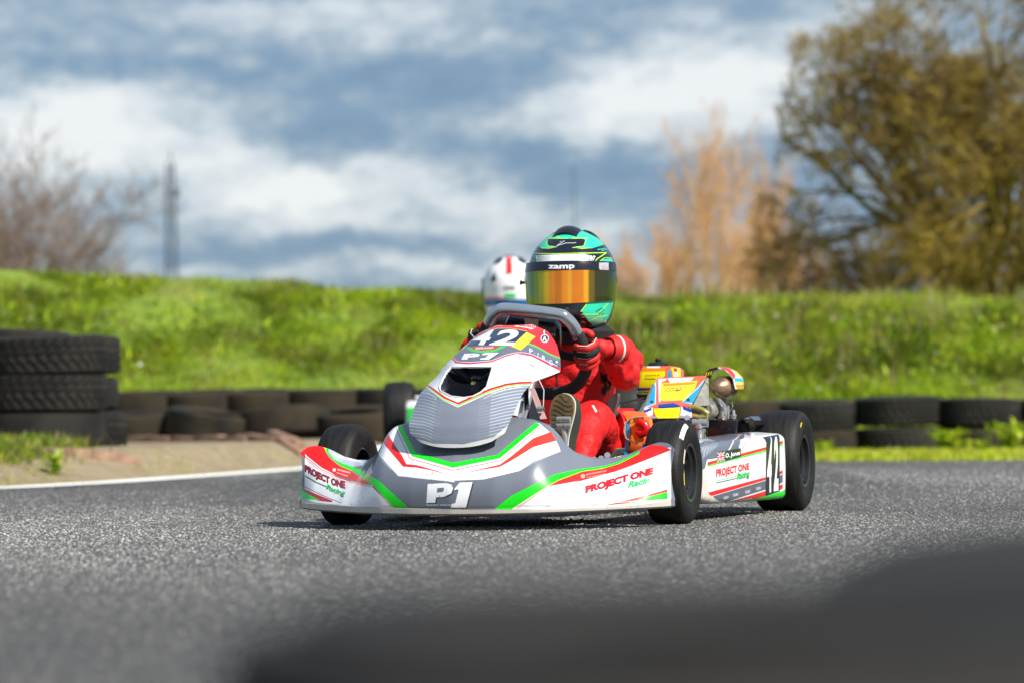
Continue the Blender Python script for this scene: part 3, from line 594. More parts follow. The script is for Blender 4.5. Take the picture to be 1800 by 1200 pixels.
# ---------------------------------------------------------------- trees
def tree(name, label, cat, base, height, seed, limbs, levels, spread, col_bark, leaf_cols, nleaf, leaf_size, droop=0.0, trunk_r=.14, trunk_h=.22, child=(6, 6, 5), wig=.22, group=None, twig_r=.006, upb=.25, ratio=.62, prune=None):
    rnd = random.Random(seed); root = empty(name, base, 0, label=label, category=cat)
    if group: root['group'] = group
    segsT = []; segsC = []; tips = []
    def rv(): return Vector((rnd.gauss(0, 1), rnd.gauss(0, 1), rnd.gauss(0, 1)))
    def branch(p, d, L, r, lv):
        n = 5 if lv < 2 else 4; pts = [p.copy()]; rs = [r]; q = p.copy(); dd = d.copy()
        for i in range(n):
            dd = (dd + rv() * wig * .5 + Vector((0, 0, upb * .3 - droop * (lv >= 1) * .3))).normalized(); q = q + dd * (L / n)
            if prune and i and prune(q): break
            pts.append(q.copy()); rs.append(max(twig_r * .5, r * (1 - .75 * (i + 1) / n)))
        n = len(pts) - 1; (segsT if lv == 0 else segsC).append((pts, rs, 6 if lv == 0 else 5 if lv == 1 else 3))
        if prune and lv >= 1 and prune(q): return
        if lv == levels:
            tips.extend(pts[1:]); return
        nc = child[lv]
        for c in range(nc):
            t = (.25 + .75 * (c + rnd.random()) / nc) * n; i = min(n - 1, int(t)); f = t - i; s_ = pts[i].lerp(pts[i + 1], f); bd = (pts[i + 1] - pts[i]).normalized()
            side = rv(); side = (side - bd * side.dot(bd)).normalized(); a = rnd.uniform(.5, 1.0)
            branch(s_, (bd * math.cos(a) + side * math.sin(a)).normalized(), L * ratio * rnd.uniform(.7, 1.15) * (1 - .35 * t / n), max(twig_r, rs[i] * .55), lv + 1)
    top = Vector((0, 0, height * trunk_h)); segsT.append(([Vector((0, 0, -.1)), top * .5 + Vector((.05, 0, 0)), top], [trunk_r * 1.25, trunk_r, trunk_r * .9], 10))
    for i in range(limbs):
        a = 2 * math.pi * (i + rnd.random() * .6) / limbs; s_ = spread * rnd.uniform(.55, 1.1); d = Vector((math.cos(a) * s_, math.sin(a) * s_, 1)).normalized()
        branch(top * rnd.uniform(.75, 1), d, height * (1 - trunk_h) * rnd.uniform(.6, .8), trunk_r * .6, 0)
    def build(segs, nm, mt):
        V = []; Fs = []; b = 0
        for pts, rs, n in segs:
            m = len(pts); P = np.array([tuple(p) for p in pts]); T = np.gradient(P, axis=0); T /= np.linalg.norm(T, axis=1)[:, None] + 1e-9
            ref = np.array([0.3, .2, 1.0]) if abs(T[0, 2]) < .8 else np.array([1.0, .1, 0]); U = np.cross(T, ref); U /= np.linalg.norm(U, axis=1)[:, None] + 1e-9; Wv = np.cross(T, U)
            an = np.arange(n) * 2 * math.pi / n; ring = P[:, None] + (U[:, None] * np.cos(an)[None, :, None] + Wv[:, None] * np.sin(an)[None, :, None]) * np.array(rs)[:, None, None]
            V.append(ring.reshape(-1, 3)); I = np.arange(m * n).reshape(m, n) + b; J = np.roll(I, -1, 1); Fs.append(np.stack([I[:-1], J[:-1], J[1:], I[1:]], -1).reshape(-1, 4)); b += m * n
        return mesh_obj(nm, np.concatenate(V), np.concatenate(Fs), mt, root, True, None)
    bark = mat(name + '_bark', col_bark[0], .9, col2=col_bark[1], noise_scale=3)
    build(segsT, 'trunk', bark); cr = build(segsC, 'crown', bark)
    if nleaf:
        T = np.array([tuple(p) for p in tips]); k = np.random.randint(0, len(T), nleaf); P = T[k] + np.random.randn(nleaf, 3) * .05
        cl = np.array([noise.noise(Vector(p * .55)) for p in P]); idx = np.clip(((cl + .5) * len(leaf_cols) + np.random.randn(nleaf) * .8), 0, len(leaf_cols) - 1).astype(int)
        cols = np.array([lin(c) for c in leaf_cols])[idx] * (.7 + .6 * np.random.rand(nleaf))[:, None]
        blade_mesh('catkins', P, leaf_size * (.6 + .8 * np.random.rand(nleaf)), leaf_size * .45 * (.6 + .8 * np.random.rand(nleaf)), np.random.randn(nleaf, 2) * 1.5, cols, TWIG, kind='stuff', parent=cr)
    return root
def tbase(px, D, z=1.0): p = at(px, 738, D); return (p.x, D, z)
tree('spreading_tree', 'large spreading olive-brown tree with budding twigs filling the right side above the bank', 'tree', tbase(1742, 50), 7.7, 5, 17, 4, 1.12, ((88, 70, 42), (160, 138, 56)), [(112, 84, 38), (142, 112, 34), (168, 140, 28), (186, 158, 30), (146, 118, 44), (104, 74, 42)], 72000, .056, prune=lambda q: q.x < -3.9 + .22 * max(0, q.z - 2), droop=.28, trunk_r=.17, trunk_h=.10, child=(8, 6, 5, 4), wig=.34, twig_r=.010, upb=.16, ratio=.62)
tree('spreading_tree', 'dark low-branched tree behind the big one at the right frame edge', 'tree', tbase(1600, 58), 4.2, 15, 12, 3, 1.6, ((70, 54, 42), (108, 90, 56)), [(104, 74, 40), (132, 98, 40), (142, 110, 44), (92, 70, 50)], 22000, .06, droop=.45, trunk_r=.12, trunk_h=.08, child=(7, 6, 5), wig=.36, twig_r=.012, upb=.08)
tree('bare_tree', 'bare leafless tree with fine purple-brown twigs at the left edge above the bank', 'tree', tbase(5, 55), 4.6, 9, 14, 3, 1.0, ((108, 88, 82), (150, 130, 118)), [(150, 130, 124), (176, 156, 140)], 9000, .03, trunk_r=.07, trunk_h=.10, child=(10, 8, 5), wig=.26, twig_r=.0065, upb=.35)
tree('bare_tree', 'small leafless bush right of the bare tree at the left edge', 'tree', tbase(120, 57), 3.1, 19, 12, 2, 1.1, ((112, 92, 84), (150, 132, 118)), [(120, 100, 96), (150, 130, 110)], 3000, .03, trunk_r=.06, trunk_h=.08, child=(8, 6), wig=.26, twig_r=.011, upb=.35)
WC = [(214, 160, 98), (208, 150, 84), (194, 138, 80), (220, 176, 124)]
for px, D, h, sd, sp, n, lb in ((1262, 80, 7.8, 21, .12, 1800, 'tallest orange-twigged willow left of the spreading tree'), (1350, 84, 6.4, 22, .14, 1500, 'orange-twigged willow half behind the spreading tree'), (1110, 88, 4.7, 23, .24, 1500, 'low orange willow directly behind the green helmet'),
                            (1190, 86, 4.9, 24, .20, 1500, 'pale orange willow just right of the green helmet'), (1420, 84, 4.4, 25, .3, 1500, 'orange-twigged willow seen through the spreading tree'), (1050, 95, 3.6, 26, .35, 2500, 'smallest faint willow left of the green helmet'), (1310, 90, 5.0, 27, .14, 1500, 'slim orange willow just left of the dark spreading branches')):
    tree('willow_tree', lb, 'tree', tbase(px, D), h, sd, 9, 3, sp, ((190, 142, 92), (222, 178, 124)), WC, n, .07, trunk_r=.05, trunk_h=.05, child=(9, 6, 3), wig=.16, group='orange-twigged willows beyond the bank', twig_r=.009, upb=.9, ratio=.5)

# ---------------------------------------------------------------- radio masts on the horizon
def mast(px, py_top, D, w0, w1, label, boxes=True):
    b = at(px, 738, D); top = at(px, py_top, D).z; root = empty('lattice_mast', (b.x, D, 1.0), 0, label=label, category='mast'); h = top - 1.0; steel = mat('distant_mast_steel', (40, 52, 68), .8)
    if w0 < .2: MB().tube([(0, 0, 0), (0, 0, h)], [w0, w1], 6).build('pole', steel, root); return
    leg = MB(); br = MB(); N_ = 16
    def cn(t, k): w = (w0 + (w1 - w0) * t) / 2; a = math.pi / 4 + k * math.pi / 2; return Vector((math.cos(a) * w * 1.4, math.sin(a) * w * 1.4, t * h))
    for k in range(4): leg.tube([cn(0, k), cn(1, k)], .075, 5)
    for i in range(N_):
        for k in range(4):
            br.tube([cn(i / N_, k), cn((i + 1) / N_, (k + 1) % 4)], .045, 4); br.tube([cn((i + 1) / N_, k), cn(i / N_, (k + 1) % 4)], .045, 4); br.tube([cn(i / N_, k), cn(i / N_, (k + 1) % 4)], .045, 4)
    leg.build('frame', steel, root); br.build('lattice', steel, root)
    MB().tube([(0, 0, h), (0, 0, h + 1.6)], .08, 6).build('antenna', steel, root)
    for t in (.52, .30, .88):
        for k in range(3): MB().tube([(math.cos(k * 2.1) * .9, math.sin(k * 2.1) * .9, h * t - .5), (math.cos(k * 2.1) * .9, math.sin(k * 2.1) * .9, h * t + .5)], .24, 8).build('dish', steel, root)
mast(304, 286, 400, 2.0, .9, 'dark steel lattice radio mast standing on the horizon left of the karts')
mast(1014, 288, 420, .16, .06, 'faint thin pole mast on the horizon left of the green helmet')
# ---------------------------------------------------------------- the racing kart (local: x = driver's left, y = backwards, z = up, origin on the ground under the front axle)
KW = Matrix.Translation((-.015, 7.55, 0)) @ Matrix.Rotation(-YAW, 4, 'Z'); KI = KW.inverted()
def kl(px, py, yk):
    d = KI.to_3x3() @ ray(px, py); o = KI @ CAM_P; return o + d * ((yk - o.y) / d.y)
kart = empty('racing_kart', KW.to_translation(), -YAW, label='white, grey, red and green racing kart number 42 in sharp focus on the track', category='kart')
def itp(xs, ys, x): return float(np.interp(x, xs, ys))
def smooth_tab(xs, ys, n=400, w=9):
    X = np.linspace(xs[0], xs[-1], n); Y = np.interp(X, xs, ys); k = np.hanning(w * 2 + 1); k /= k.sum(); Yp = np.r_[[2 * Y[0] - Y[w - i] for i in range(w)], Y, [2 * Y[-1] - Y[-2 - i] for i in range(w)]]
    return X, np.convolve(Yp, k, 'valid')
# nose
ax_ = [0, .10, .15, .19, .21, .225, .245, .28, .32, .36, .40, .43, .455, .47]
T_y = smooth_tab(ax_, [-.27, -.27, -.275, -.285, -.285, -.28, -.26, -.225, -.20, -.185, -.175, -.175, -.18, -.19])
T_z = smooth_tab(ax_, [.262, .262, .256, .243, .225, .20, .178, .163, .163, .172, .19, .199, .196, .182])
L_y = smooth_tab([0, .10, .18, .24, .30, .36, .42, .455, .47], [-.447, -.437, -.417, -.39, -.355, -.31, -.26, -.22, -.195])
EXP = smooth_tab([0, .19, .25, .32, .40, .47], [2.5, 2.3, 1.5, 1.15, .95, .9])
P = []
NS = 141
for i in range(NS):
    x = -.47 + .94 * i / (NS - 1); a = abs(x); yl = itp(*L_y, a); yt = itp(*T_y, a); zt = itp(*T_z, a); zb = .047 + .010 * (a / .47) ** 2; ex = itp(*EXP, a); row = []
    row += [(x * .985, yl + .03, zb - .001), (x * .993, yl + .008, zb - .004), (x * .999, yl - .001, zb - .001), (x, yl - .002, zb + .006)]
    for j in range(40):
        t = (j + .5) / 39.5; g_ = t ** ex; y = yl + (yt - yl) * g_; z = zb + .004 + (zt - zb - .004) * t
        y -= .012 * math.sin(math.pi * min(1, t * 1.3)) * (1 - a / .5) * (1 if t < .77 else 0)
        xx = x * (1 - .018 * math.sin(math.pi * t) * smooth((a - .4) / .07)); row.append((xx, y, z))
    row += [(x * .997, yt + .008, zt - .002), (x * .995, yt + .014, zt - .010)]
    P.append(row)
nose = MB().grid(P).build('nose_cone', None, kart, solid=.004, sharp=60)
pn = Painter(nose, KW, u_front, (-.62, .46, .02, .285), (2304, 576), (110, 116, 129))
pn.poly(C5([(1112, 84), (1010, 150), (940, 250), (905, 380), (1140, 634), (1740, 699)]) + BIG([(850, 868), (1000, 862)]) + C6([(70, 458), (200, 372), (450, 277), (445, 250), (385, 130), (262, 20), (225, 10)]) + BIG([(1070, 750), (848, 795), (660, 740), (580, 590)]), WHITE)
pn.poly(BIG([(560, 570), (580, 575), (660, 728), (848, 778), (1070, 738), (1262, 575), (1285, 588), (1082, 756), (846, 804), (640, 746), (563, 590)]), GREEN)
pn.line(BIG([(552, 585), (630, 757), (845, 817), (1090, 767), (1290, 592)]), 1.3, RED)
pn.poly(C5([(1012, 165), (975, 215), (960, 262), (1190, 535), (1330, 545), (1480, 572), (1660, 618), (1500, 566), (1340, 520), (1225, 508), (1180, 420)]), RED)
pn.poly(BIG([(885, 836), (1000, 812), (1080, 800), (1140, 768), (1250, 700), (1365, 668), (1340, 622), (1250, 655), (1140, 745), (1080, 788), (1000, 806)]), (236, 56, 42))  # lighter red than the left arm: sunlight painted into the colour
for i in range(14): pn.circle(C5([(940 + i * 9.5, 442 + i * 9.5)])[0], .6, WHITE)
for i in range(26): pn.circle(C6([(85 + i * 14.5, 447 - i * 8.2 + .14 * i * i * .4)])[0], .7, (210, 214, 222))
# left tip; lettering and lower reds darkened, this side's shade put into the colour
pn.poly(C5([(60, 330), (110, 310), (190, 292), (330, 315), (380, 560), (520, 660), (860, 735), (1100, 968), (1100, 1100), (60, 1000), (60, 600)]), WHITE)
pn.poly(C5([(340, 318), (520, 395), (720, 462), (800, 470), (770, 520), (640, 545), (470, 470), (400, 400)]), (176, 184, 198))
for i in range(13):
    x = 440 + i * 22; pn.line(C5([(x, 395 + i * 5), (x + 60, 440 + i * 6)]), .5, (225, 230, 238))
pn.poly(C5([(100, 325), (190, 285), (335, 305), (400, 430), (520, 530), (620, 560), (880, 728), (700, 690), (500, 632), (330, 545), (180, 425)]), RED)
pn.poly(C5([(330, 308), (365, 322), (460, 455), (560, 505), (640, 532), (760, 575), (930, 680), (1250, 968), (1090, 968), (880, 738), (700, 600), (560, 545), (440, 450), (350, 330)]), GREEN)
pn.line(C5([(335, 312), (440, 462), (540, 535), (640, 575), (870, 740)]), .6, (235, 215, 60))
pn.line(C5([(85, 358), (170, 440), (330, 565), (520, 655), (700, 712), (875, 752), (1070, 958)]), 1.2, RED)
pn.line(C5([(80, 380), (160, 452), (310, 573), (480, 655), (660, 716)]), .6, RED)
pn.text('PROJECT ONE', C5([(158, 606), (240, 652), (330, 700), (420, 742), (500, 768), (578, 790)]), (15, 16), (130, 18, 28), .03, spacing=.98, fat=.7)
pn.line(C5([(160, 632), (270, 695), (390, 748)]), 1.3, (10, 90, 50)); pn.line(C5([(162, 642), (270, 705), (390, 757)]), .8, (20, 30, 40))
pn.text('Racing', C5([(380, 790), (450, 824), (520, 850), (582, 868)]), 12, (20, 60, 40), .04, .4); pn.text('Racing', C5([(378, 786), (448, 820), (518, 846), (580, 864)]), 12.5, (30, 205, 95), .02, .3, fat=.15)
pn.circle(C5([(465, 570)])[0], 3, (250, 225, 220)); pn.text('MOTORSPORTS', C5([(500, 575), (635, 612)]), 3.3, (250, 230, 225), .03); pn.line(C5([(490, 597), (612, 636)]), 1.4, (245, 200, 195))
pn.line(C5([(128, 735), (250, 795), (400, 865), (540, 918)]), 1.1, (150, 16, 40))
pn.poly(C5([(110, 755), (150, 770), (300, 835), (450, 895), (440, 912), (290, 895), (120, 790)]), (190, 16, 30))
pn.poly(C5([(70, 760), (120, 778), (200, 830), (320, 892), (60, 870)]), GREEN)
# right tip
pn.poly(C6([(280, 636), (430, 575), (650, 500), (1000, 400), (1240, 260), (1480, 240), (1480, 900), (0, 900), (0, 812)]), WHITE)
pn.poly(C6([(1215, 255), (1290, 215), (1400, 225), (1480, 262), (1425, 285), (1130, 398), (1000, 448), (900, 478), (660, 545), (420, 588), (290, 612), (430, 545), (650, 462), (870, 425), (1050, 365), (1150, 300)]), (228, 30, 26))
pn.poly(C6([(-20, 700), (0, 685), (220, 575), (400, 490), (620, 443), (860, 413), (1000, 372), (1190, 275), (1180, 300), (1000, 392), (860, 432), (650, 462), (430, 545), (280, 630), (0, 812), (-60, 840), (-160, 812)]), GREEN)
pn.line(C6([(0, 812), (280, 632), (430, 549), (650, 466), (860, 436)]), .6, (220, 210, 60))
pn.line(C6([(45, 806), (285, 641), (500, 590), (650, 548), (1000, 452), (1440, 278)]), .9, RED)
pn.circle(C6([(660, 508)])[0], 4, (245, 150, 135)); pn.text('MOTORSPORTS UK', C6([(690, 502), (880, 465)]), 3, (250, 170, 160), .03); pn.line(C6([(695, 520), (870, 485)]), 1.1, (245, 150, 135))
pn.line(C6([(670, 610), (686, 706), (1070, 600)]), .8, (90, 110, 120)); pn.line(C6([(690, 690), (1075, 588)]), 1.0, (60, 190, 100))
pn.text('PROJECT ONE', C6([(686, 684), (900, 624), (1090, 568), (1312, 506)]), (15.5, 15), (206, 20, 34), .03, spacing=.96, fat=.8)
pn.text('Racing', C6([(1078, 640), (1200, 608), (1336, 582)]), 14.5, (20, 110, 60), .045, .3); pn.text('Racing', C6([(1078, 636), (1200, 604), (1336, 578)]), 14, (20, 205, 90), .02, .3, fat=.25)
pn.poly(C6([(1225, 392), (1300, 385), (1302, 430), (1228, 440)]), (222, 226, 228))
pn.line(C6([(740, 780), (1060, 708), (1440, 608)]), .9, (214, 24, 40)); pn.poly(C6([(860, 780), (1100, 722), (1445, 632), (1445, 662), (1100, 757)]), RED); pn.poly(C6([(1060, 765), (1250, 706), (1445, 652), (1450, 722), (1350, 726)]), GREEN)
# bottom lip, worn off-white
pn.poly(C5([(40, 862), (180, 885), (300, 918), (520, 944), (800, 962), (1300, 972), (1740, 988)]) + C6([(0, 818), (300, 819), (700, 804), (1060, 788), (1350, 752), (1480, 730), (1480, 1000), (0, 1000)]) + C5([(1740, 1150), (40, 1100)]), (196, 190, 180))
# P1 mark
for off, col in (((2.2, 2.0), (52, 56, 66)), ((0, 0), (246, 247, 250))):
    f = lambda pts: [(a + off[0], b + off[1]) for a, b in BIG(pts)]
    pn.poly(f([(720, 885), (815, 880), (838, 888), (848, 905), (838, 932), (800, 950), (762, 952), (757, 980), (713, 980)]), col)
    if off == (0, 0): pn.poly(f([(768, 906), (800, 903), (802, 915), (794, 926), (765, 928)]), (110, 116, 129))
    pn.poly(f([(850, 915), (880, 878), (945, 876), (912, 1004), (835, 1004), (840, 985), (858, 982), (875, 912)]), col)
pn.text('RACING GROUP', C5([(1440, 948), (1690, 950)]), 3.0, (230, 232, 238), .02, spacing=1.25)
pn.finish('nose_livery', .24, .45, .4)
# under-tray / front bumper bar behind the nose
b = MB(); b.tube([(-.26, -.12, .075), (-.24, -.26, .078), (-.1, -.31, .08), (.1, -.31, .08), (.24, -.26, .078), (.26, -.12, .075)], .009, 10); b.tube([(-.22, -.1, .14), (-.2, -.24, .145), (.2, -.24, .145), (.22, -.1, .14)], .008, 10)
b.build('front_bumper_bar', M['black_metal'], kart)

# front fairing (number panel)
rows = [((-.418, .196), (.088, -.405, .210)), ((-.416, .215), (.116, -.395, .228)), ((-.408, .245), (.123, -.385, .250)), ((-.388, .28), (.126, -.345, .282)), ((-.352, .32), (.129, -.28, .325)), ((-.312, .352), (.130, -.205, .350)), ((-.265, .382), (.146, -.10, .366)),
        ((-.225, .402), (.155, -.055, .375)), ((-.17, .425), (.140, -.005, .408)), ((-.06, .46), (.119, .037, .443)), ((.01, .478), (.09, .065, .475)), ((.055, .492), (.045, .075, .494))]
tt_ = np.linspace(0, 1, len(rows)); cols5 = [smooth_tab(tt_, [r[0][0] for r in rows], w=14), smooth_tab(tt_, [r[0][1] for r in rows], w=14)] + [smooth_tab(tt_, [r[1][k] for r in rows], w=10) for k in range(3)]
NR, NC = 200, 130; P = []
for i in range(NR):
    t = i / (NR - 1); yc, zc, w_, ye_, ze_ = [itp(*c, t) for c in cols5]; row = []
    for j in range(NC):
        s_ = -1 + 2 * j / (NC - 1); bl = abs(s_) ** 2.4; row.append((w_ * s_, yc + (ye_ - yc) * bl, zc + (ze_ - zc) * bl))
    P.append(row)
mb = MB().grid(P)
HOLE = C4([(360, 566), (600, 560), (815, 558), (838, 572), (805, 680), (770, 795), (700, 860), (610, 905), (500, 922), (350, 905), (230, 845), (215, 800), (250, 710), (300, 620)])
def inpoly(p, poly):
    c = False; n = len(poly)
    for i in range(n):
        xa, ya = poly[i]; xb, yb = poly[(i + 1) % n]
        if (ya > p[1]) != (yb > p[1]) and p[0] < (xb - xa) * (p[1] - ya) / (yb - ya) + xa: c = not c
    return c
def to_px(p):
    q = CAM_ROT.transposed() @ (KW @ Vector(p) - CAM_P); return (900 + F * q.x / -q.z, 600 - F * q.y / -q.z)
full = MB().add(mb.v, mb.f).build('front_fairing', None, kart, sharp=180)
pf = Painter(full, KW, u_front, (-.26, .20, .18, .51), (1536, 1152), (150, 155, 170))
hole3 = []
for q in pf.path(HOLE, step=4):
    pass
def surf(px, py):
    d = ray(px, py).normalized(); h = pf.bvh.ray_cast(CAM_P, d)[0]; return KI @ h
rim_pts = []
for i in range(len(HOLE)):
    a = HOLE[i]; b_ = HOLE[(i + 1) % len(HOLE)]; k = max(1, int(math.dist(a, b_) / 3))
    rim_pts += [surf(a[0] + (b_[0] - a[0]) * t / k, a[1] + (b_[1] - a[1]) * t / k) for t in range(k)]
keep = [f for f in mb.f if not inpoly(to_px(sum((Vector(mb.v[i]) for i in f), Vector()) / 4), HOLE)]
bpy.data.objects.remove(full)
fair = MB().add(mb.v, keep).build('front_fairing', None, kart, solid=.0035, sharp=50)
pf.obj = fair
pf.a[..., :3] = np.array((226, 28, 36)) / 255.0
pf.poly(C4([(-200, 1700), (-200, 765), (60, 772), (240, 935), (430, 1034), (800, 850), (1000, 800), (1290, 760), (1500, 780), (1500, 1700)]), (120, 127, 141))
pf.poly(C4([(-100, 765), (300, 430), (345, 440), (400, 520), (560, 533), (830, 508), (1000, 440), (1120, 410), (1300, 440), (1500, 545), (1690, 640), (1700, 700), (1500, 680), (1290, 770), (1000, 780), (800, 840), (430, 1030), (240, 935), (60, 772), (0, 790)]), WHITE)
for i in range(16):                                        # pale pin-stripes fading in from both sides
    y = 398 + i * 16
    pf.line(BIG([(600, y + 2), (700, y + 14), (745 - i, y + 26), (770 - i * 2, y + 33)]), 1.5, (158, 165, 179)); pf.line(BIG([(1040 - i * 1, y + 34), (1110, y + 15), (1170, y + 4), (1260, y - 4)]), 1.7, (168, 175, 189))
    pf.line(BIG([(768 - i * 2, y + 32), (800 - i * 2, y + 42)]), .9, (136, 143, 157)); pf.line(BIG([(980 - i, y + 50), (1040 - i, y + 34)]), .9, (138, 145, 159))
pf.line(C4([(-20, 775), (50, 790), (110, 830), (270, 950), (432, 1028), (800, 862), (1000, 798), (1150, 778), (1330, 770)]), 1.6, WHITE)
pf.line(C4([(-20, 765), (50, 780), (115, 822), (275, 945), (432, 1014), (800, 848), (1000, 786), (1150, 766), (1330, 758)]), 2.2, (90, 226, 70))
pf.line(C4([(0, 755), (55, 768), (120, 805), (280, 922), (434, 990), (800, 826), (1000, 766), (1150, 748), (1300, 742)]), 3.9, (222, 20, 28))
pf.text('www.projectoneracing.co.uk', C4([(728, 942), (850, 880), (1000, 832), (1180, 800)]), 2.4, (236, 238, 242), .02); pf.text('racing.co.uk', C4([(70, 868), (120, 895), (182, 945)]), 2.2, (230, 232, 238), .02)
pf.poly(C4([(300, 440), (380, 400), (470, 330), (540, 300), (700, 280), (1070, 330), (1240, 300), (1400, 355), (1500, 415), (1680, 475), (1690, 640), (1640, 600), (1450, 500), (1300, 430), (1110, 405), (1000, 432), (820, 495), (600, 512), (440, 500), (385, 440)]), (98, 104, 120))
pf.line(C4([(330, 430), (350, 452), (415, 512), (570, 522), (830, 500), (1000, 430), (1110, 405), (1200, 405), (1310, 430), (1450, 500), (1560, 560), (1680, 590)]), 2.0, (190, 18, 66)); pf.line(C4([(340, 425), (425, 500), (570, 510), (830, 488), (1000, 419), (1110, 395), (1210, 395), (1320, 421), (1450, 486), (1600, 550)]), .8, (235, 228, 234))
pf.line(C4([(1235, 290), (1330, 318), (1420, 365), (1500, 412), (1580, 445), (1690, 475)]), 2.6, (40, 190, 70))
pf.poly(C4([(430, 360), (500, 322), (600, 250), (740, 160), (620, 240), (480, 335)]), (245, 225, 60))
pf.poly(C4([(480, 333), (740, 155), (900, 118), (1060, 118), (1240, 150), (1085, 322), (800, 308)]), NAVY); pf.line(C4([(740, 152), (900, 115), (1060, 115), (1240, 148)]), .7, (240, 220, 80))
pf.poly(C4([(1236, 158), (1342, 212), (1170, 368), (1060, 322)]), (250, 224, 30))
pf.quad('4', C4([(690, 158)])[0], C4([(885, 122)])[0], C4([(760, 310)])[0], C4([(555, 300)])[0], (250, 250, 252), .03)
pf.quad('2', C4([(935, 128)])[0], C4([(1205, 128)])[0], C4([(1085, 316)])[0], C4([(795, 306)])[0], (250, 250, 252), .03)
pf.poly(C4([(540, 330), (980, 318), (870, 378), (710, 390), (600, 378)]), (26, 200, 50)); pf.poly(C4([(566, 330), (940, 320), (860, 362), (710, 374), (622, 362)]), (196, 20, 40))
pf.text('BERARD', C4([(636, 357), (850, 350)]), 3.2, (240, 225, 228), .03, .2)
pf.line(C4([(530, 332), (595, 376), (710, 390), (860, 378), (985, 322)]), 2.4, (26, 200, 50))
P1o = [(-1, 0)]
pf.quad('P', C4([(508, 408)])[0], C4([(700, 402)])[0], C4([(660, 474)])[0], C4([(470, 474)])[0], (245, 246, 250), .05); pf.poly(C4([(720, 410), (760, 398), (915, 396), (795, 474), (690, 474), (700, 462), (745, 460), (800, 420), (715, 422)]), (245, 246, 250))
pf.poly(C4([(915, 396), (926, 400), (806, 480), (795, 474)]), (30, 34, 48))
pf.text('PROJECT ONE', C4([(765, 126), (900, 92), (1060, 78), (1200, 88), (1345, 116)]), (4.6, 5.4), (238, 214, 218), .075, spacing=.98); pf.text('PROJECT ONE', C4([(772, 122), (900, 90), (1060, 76), (1200, 86), (1338, 112)]), 4.6, (176, 14, 30), .02, spacing=.98)
pf.text('Racing', C4([(1090, 102), (1200, 110), (1330, 132)]), 3.4, (215, 240, 225), .05, .4)
pf.circle(C4([(1450, 232)])[0], 7.2, (238, 232, 236)); pf.circle(C4([(1450, 232)])[0], 6.0, (30, 34, 50)); pf.text('A', C4([(1424, 256), (1474, 262)]), 8, (245, 245, 248), .05); pf.line(C4([(1448, 120), (1448, 190)]), .8, WHITE)
for ch, x, y in (('P', 1290, 398), ('R', 1440, 478), ('G', 1520, 528)): pf.text(ch, C4([(x - 20, y), (x + 20, y + 16)]), 8.2, (206, 212, 224), .01)
pf.line(C4([(1362, 410), (1376, 398), (1366, 450)]), 1.1, (206, 212, 224))
for x, y in ((1335, 400), (1405, 445), (1482, 485)): pf.circle(C4([(x, y)])[0], .7, (206, 212, 224))
for a in ([(955, 520), (1130, 552)], [(1090, 476), (1160, 508), (1250, 552)]):
    for i in range(22): 
        t = i / 22; p0 = a[0] if t < .5 or len(a) == 2 else a[1]; q = (a[0][0] + (a[-1][0] - a[0][0]) * t, a[0][1] + (a[-1][1] - a[0][1]) * t); pf.line(C4([(q[0], q[1] - 7), (q[0] + (i % 3) * 3 - 2, q[1] + 5)]), .55, (74, 78, 92))
pf.line(C4([(1215, 470), (1270, 520), (1330, 572)]), 1.0, (84, 88, 110)); pf.line(C4([(1318, 500), (1380, 560), (1440, 598)]), .9, (96, 100, 116)); pf.line(C4([(1280, 530), (1325, 562)]), 1.6, (40, 60, 120)); pf.line(C4([(245, 550), (300, 535)]), 1.4, (80, 90, 130))
pf.line(C4([(1555, 480), (1570, 520), (1630, 560)]), 1.2, (30, 32, 40)); pf.circle(C4([(1590, 505)])[0], 2.0, (220, 222, 228))
pf.poly([(717, 751), (719, 760), (728, 768), (762, 779), (815, 780), (867, 768), (890, 749), (905, 740), (900, 800), (700, 800)], (206, 206, 204))
pf.finish('fairing_livery', .24, .28, .3)
MB().tube(rim_pts, .0022, 6, closed=True).build('duct_lip', M['white_plastic'], fair)
# duct bowl behind the opening
cen = sum((Vector(p) for p in rim_pts), Vector()) / len(rim_pts); P = []
for r in np.linspace(1, 0, 12):
    depth = .055 * (1 - r ** 2.2); P.append([tuple(cen + (Vector(p) - cen) * (r * .92 + .10) + Vector((0, depth + .002, -depth * .10)))for p in rim_pts])
MB().grid(P, close=True).build('air_duct', M['gloss_black'], fair, sharp=180)
# fairing bracket, steering column, tie rods
b = MB(); b.tube([(.06, -.02, .10), (.04, .03, .44)], .006, 8); b.tube([(-.06, -.02, .10), (-.04, .03, .44)], .006, 8); b.build('fairing_bracket', M['black_metal'], kart)
b = MB(); b.tube([(0, .0, .10), (0, .27, .42)], .011, 12); b.build('steering_column', M['steel'], kart)
b = MB(); b.tube([(-.02, .02, .10), (-.34, .03, .115)], .006, 8); b.tube([(.02, .02, .10), (.34, .03, .115)], .006, 8); b.build('tie_rod', M['steel'], kart)
b = MB(); b.tube([kl(912, 738, -.10), kl(918, 706, .0)], .0045, 8); b.tube([kl(921, 738, -.10), kl(928, 712, .0)], .0045, 8); b.build('fairing_strut', M['chrome'], kart)
b = MB(); b.prism([kl(930, 682, .10), kl(938, 680, .10), kl(960, 735, .04), kl(950, 736, .04)], (0, .006, 0)); b.build('brake_lever_arm', mat('pale_pink_painted_steel', (190, 158, 156), .4, coat=.2), kart)
b = MB(); b.lathe([(-.008, .004), (-.008, .007), (.008, .007), (.008, .004)], kl(950, 718, .04), (1, 0, 0), 12); b.tube([kl(944, 660, .10), kl(956, 685, .09), kl(955, 715, .06)], .0015, 6); b.build('brake_cable', M['chrome'], kart)

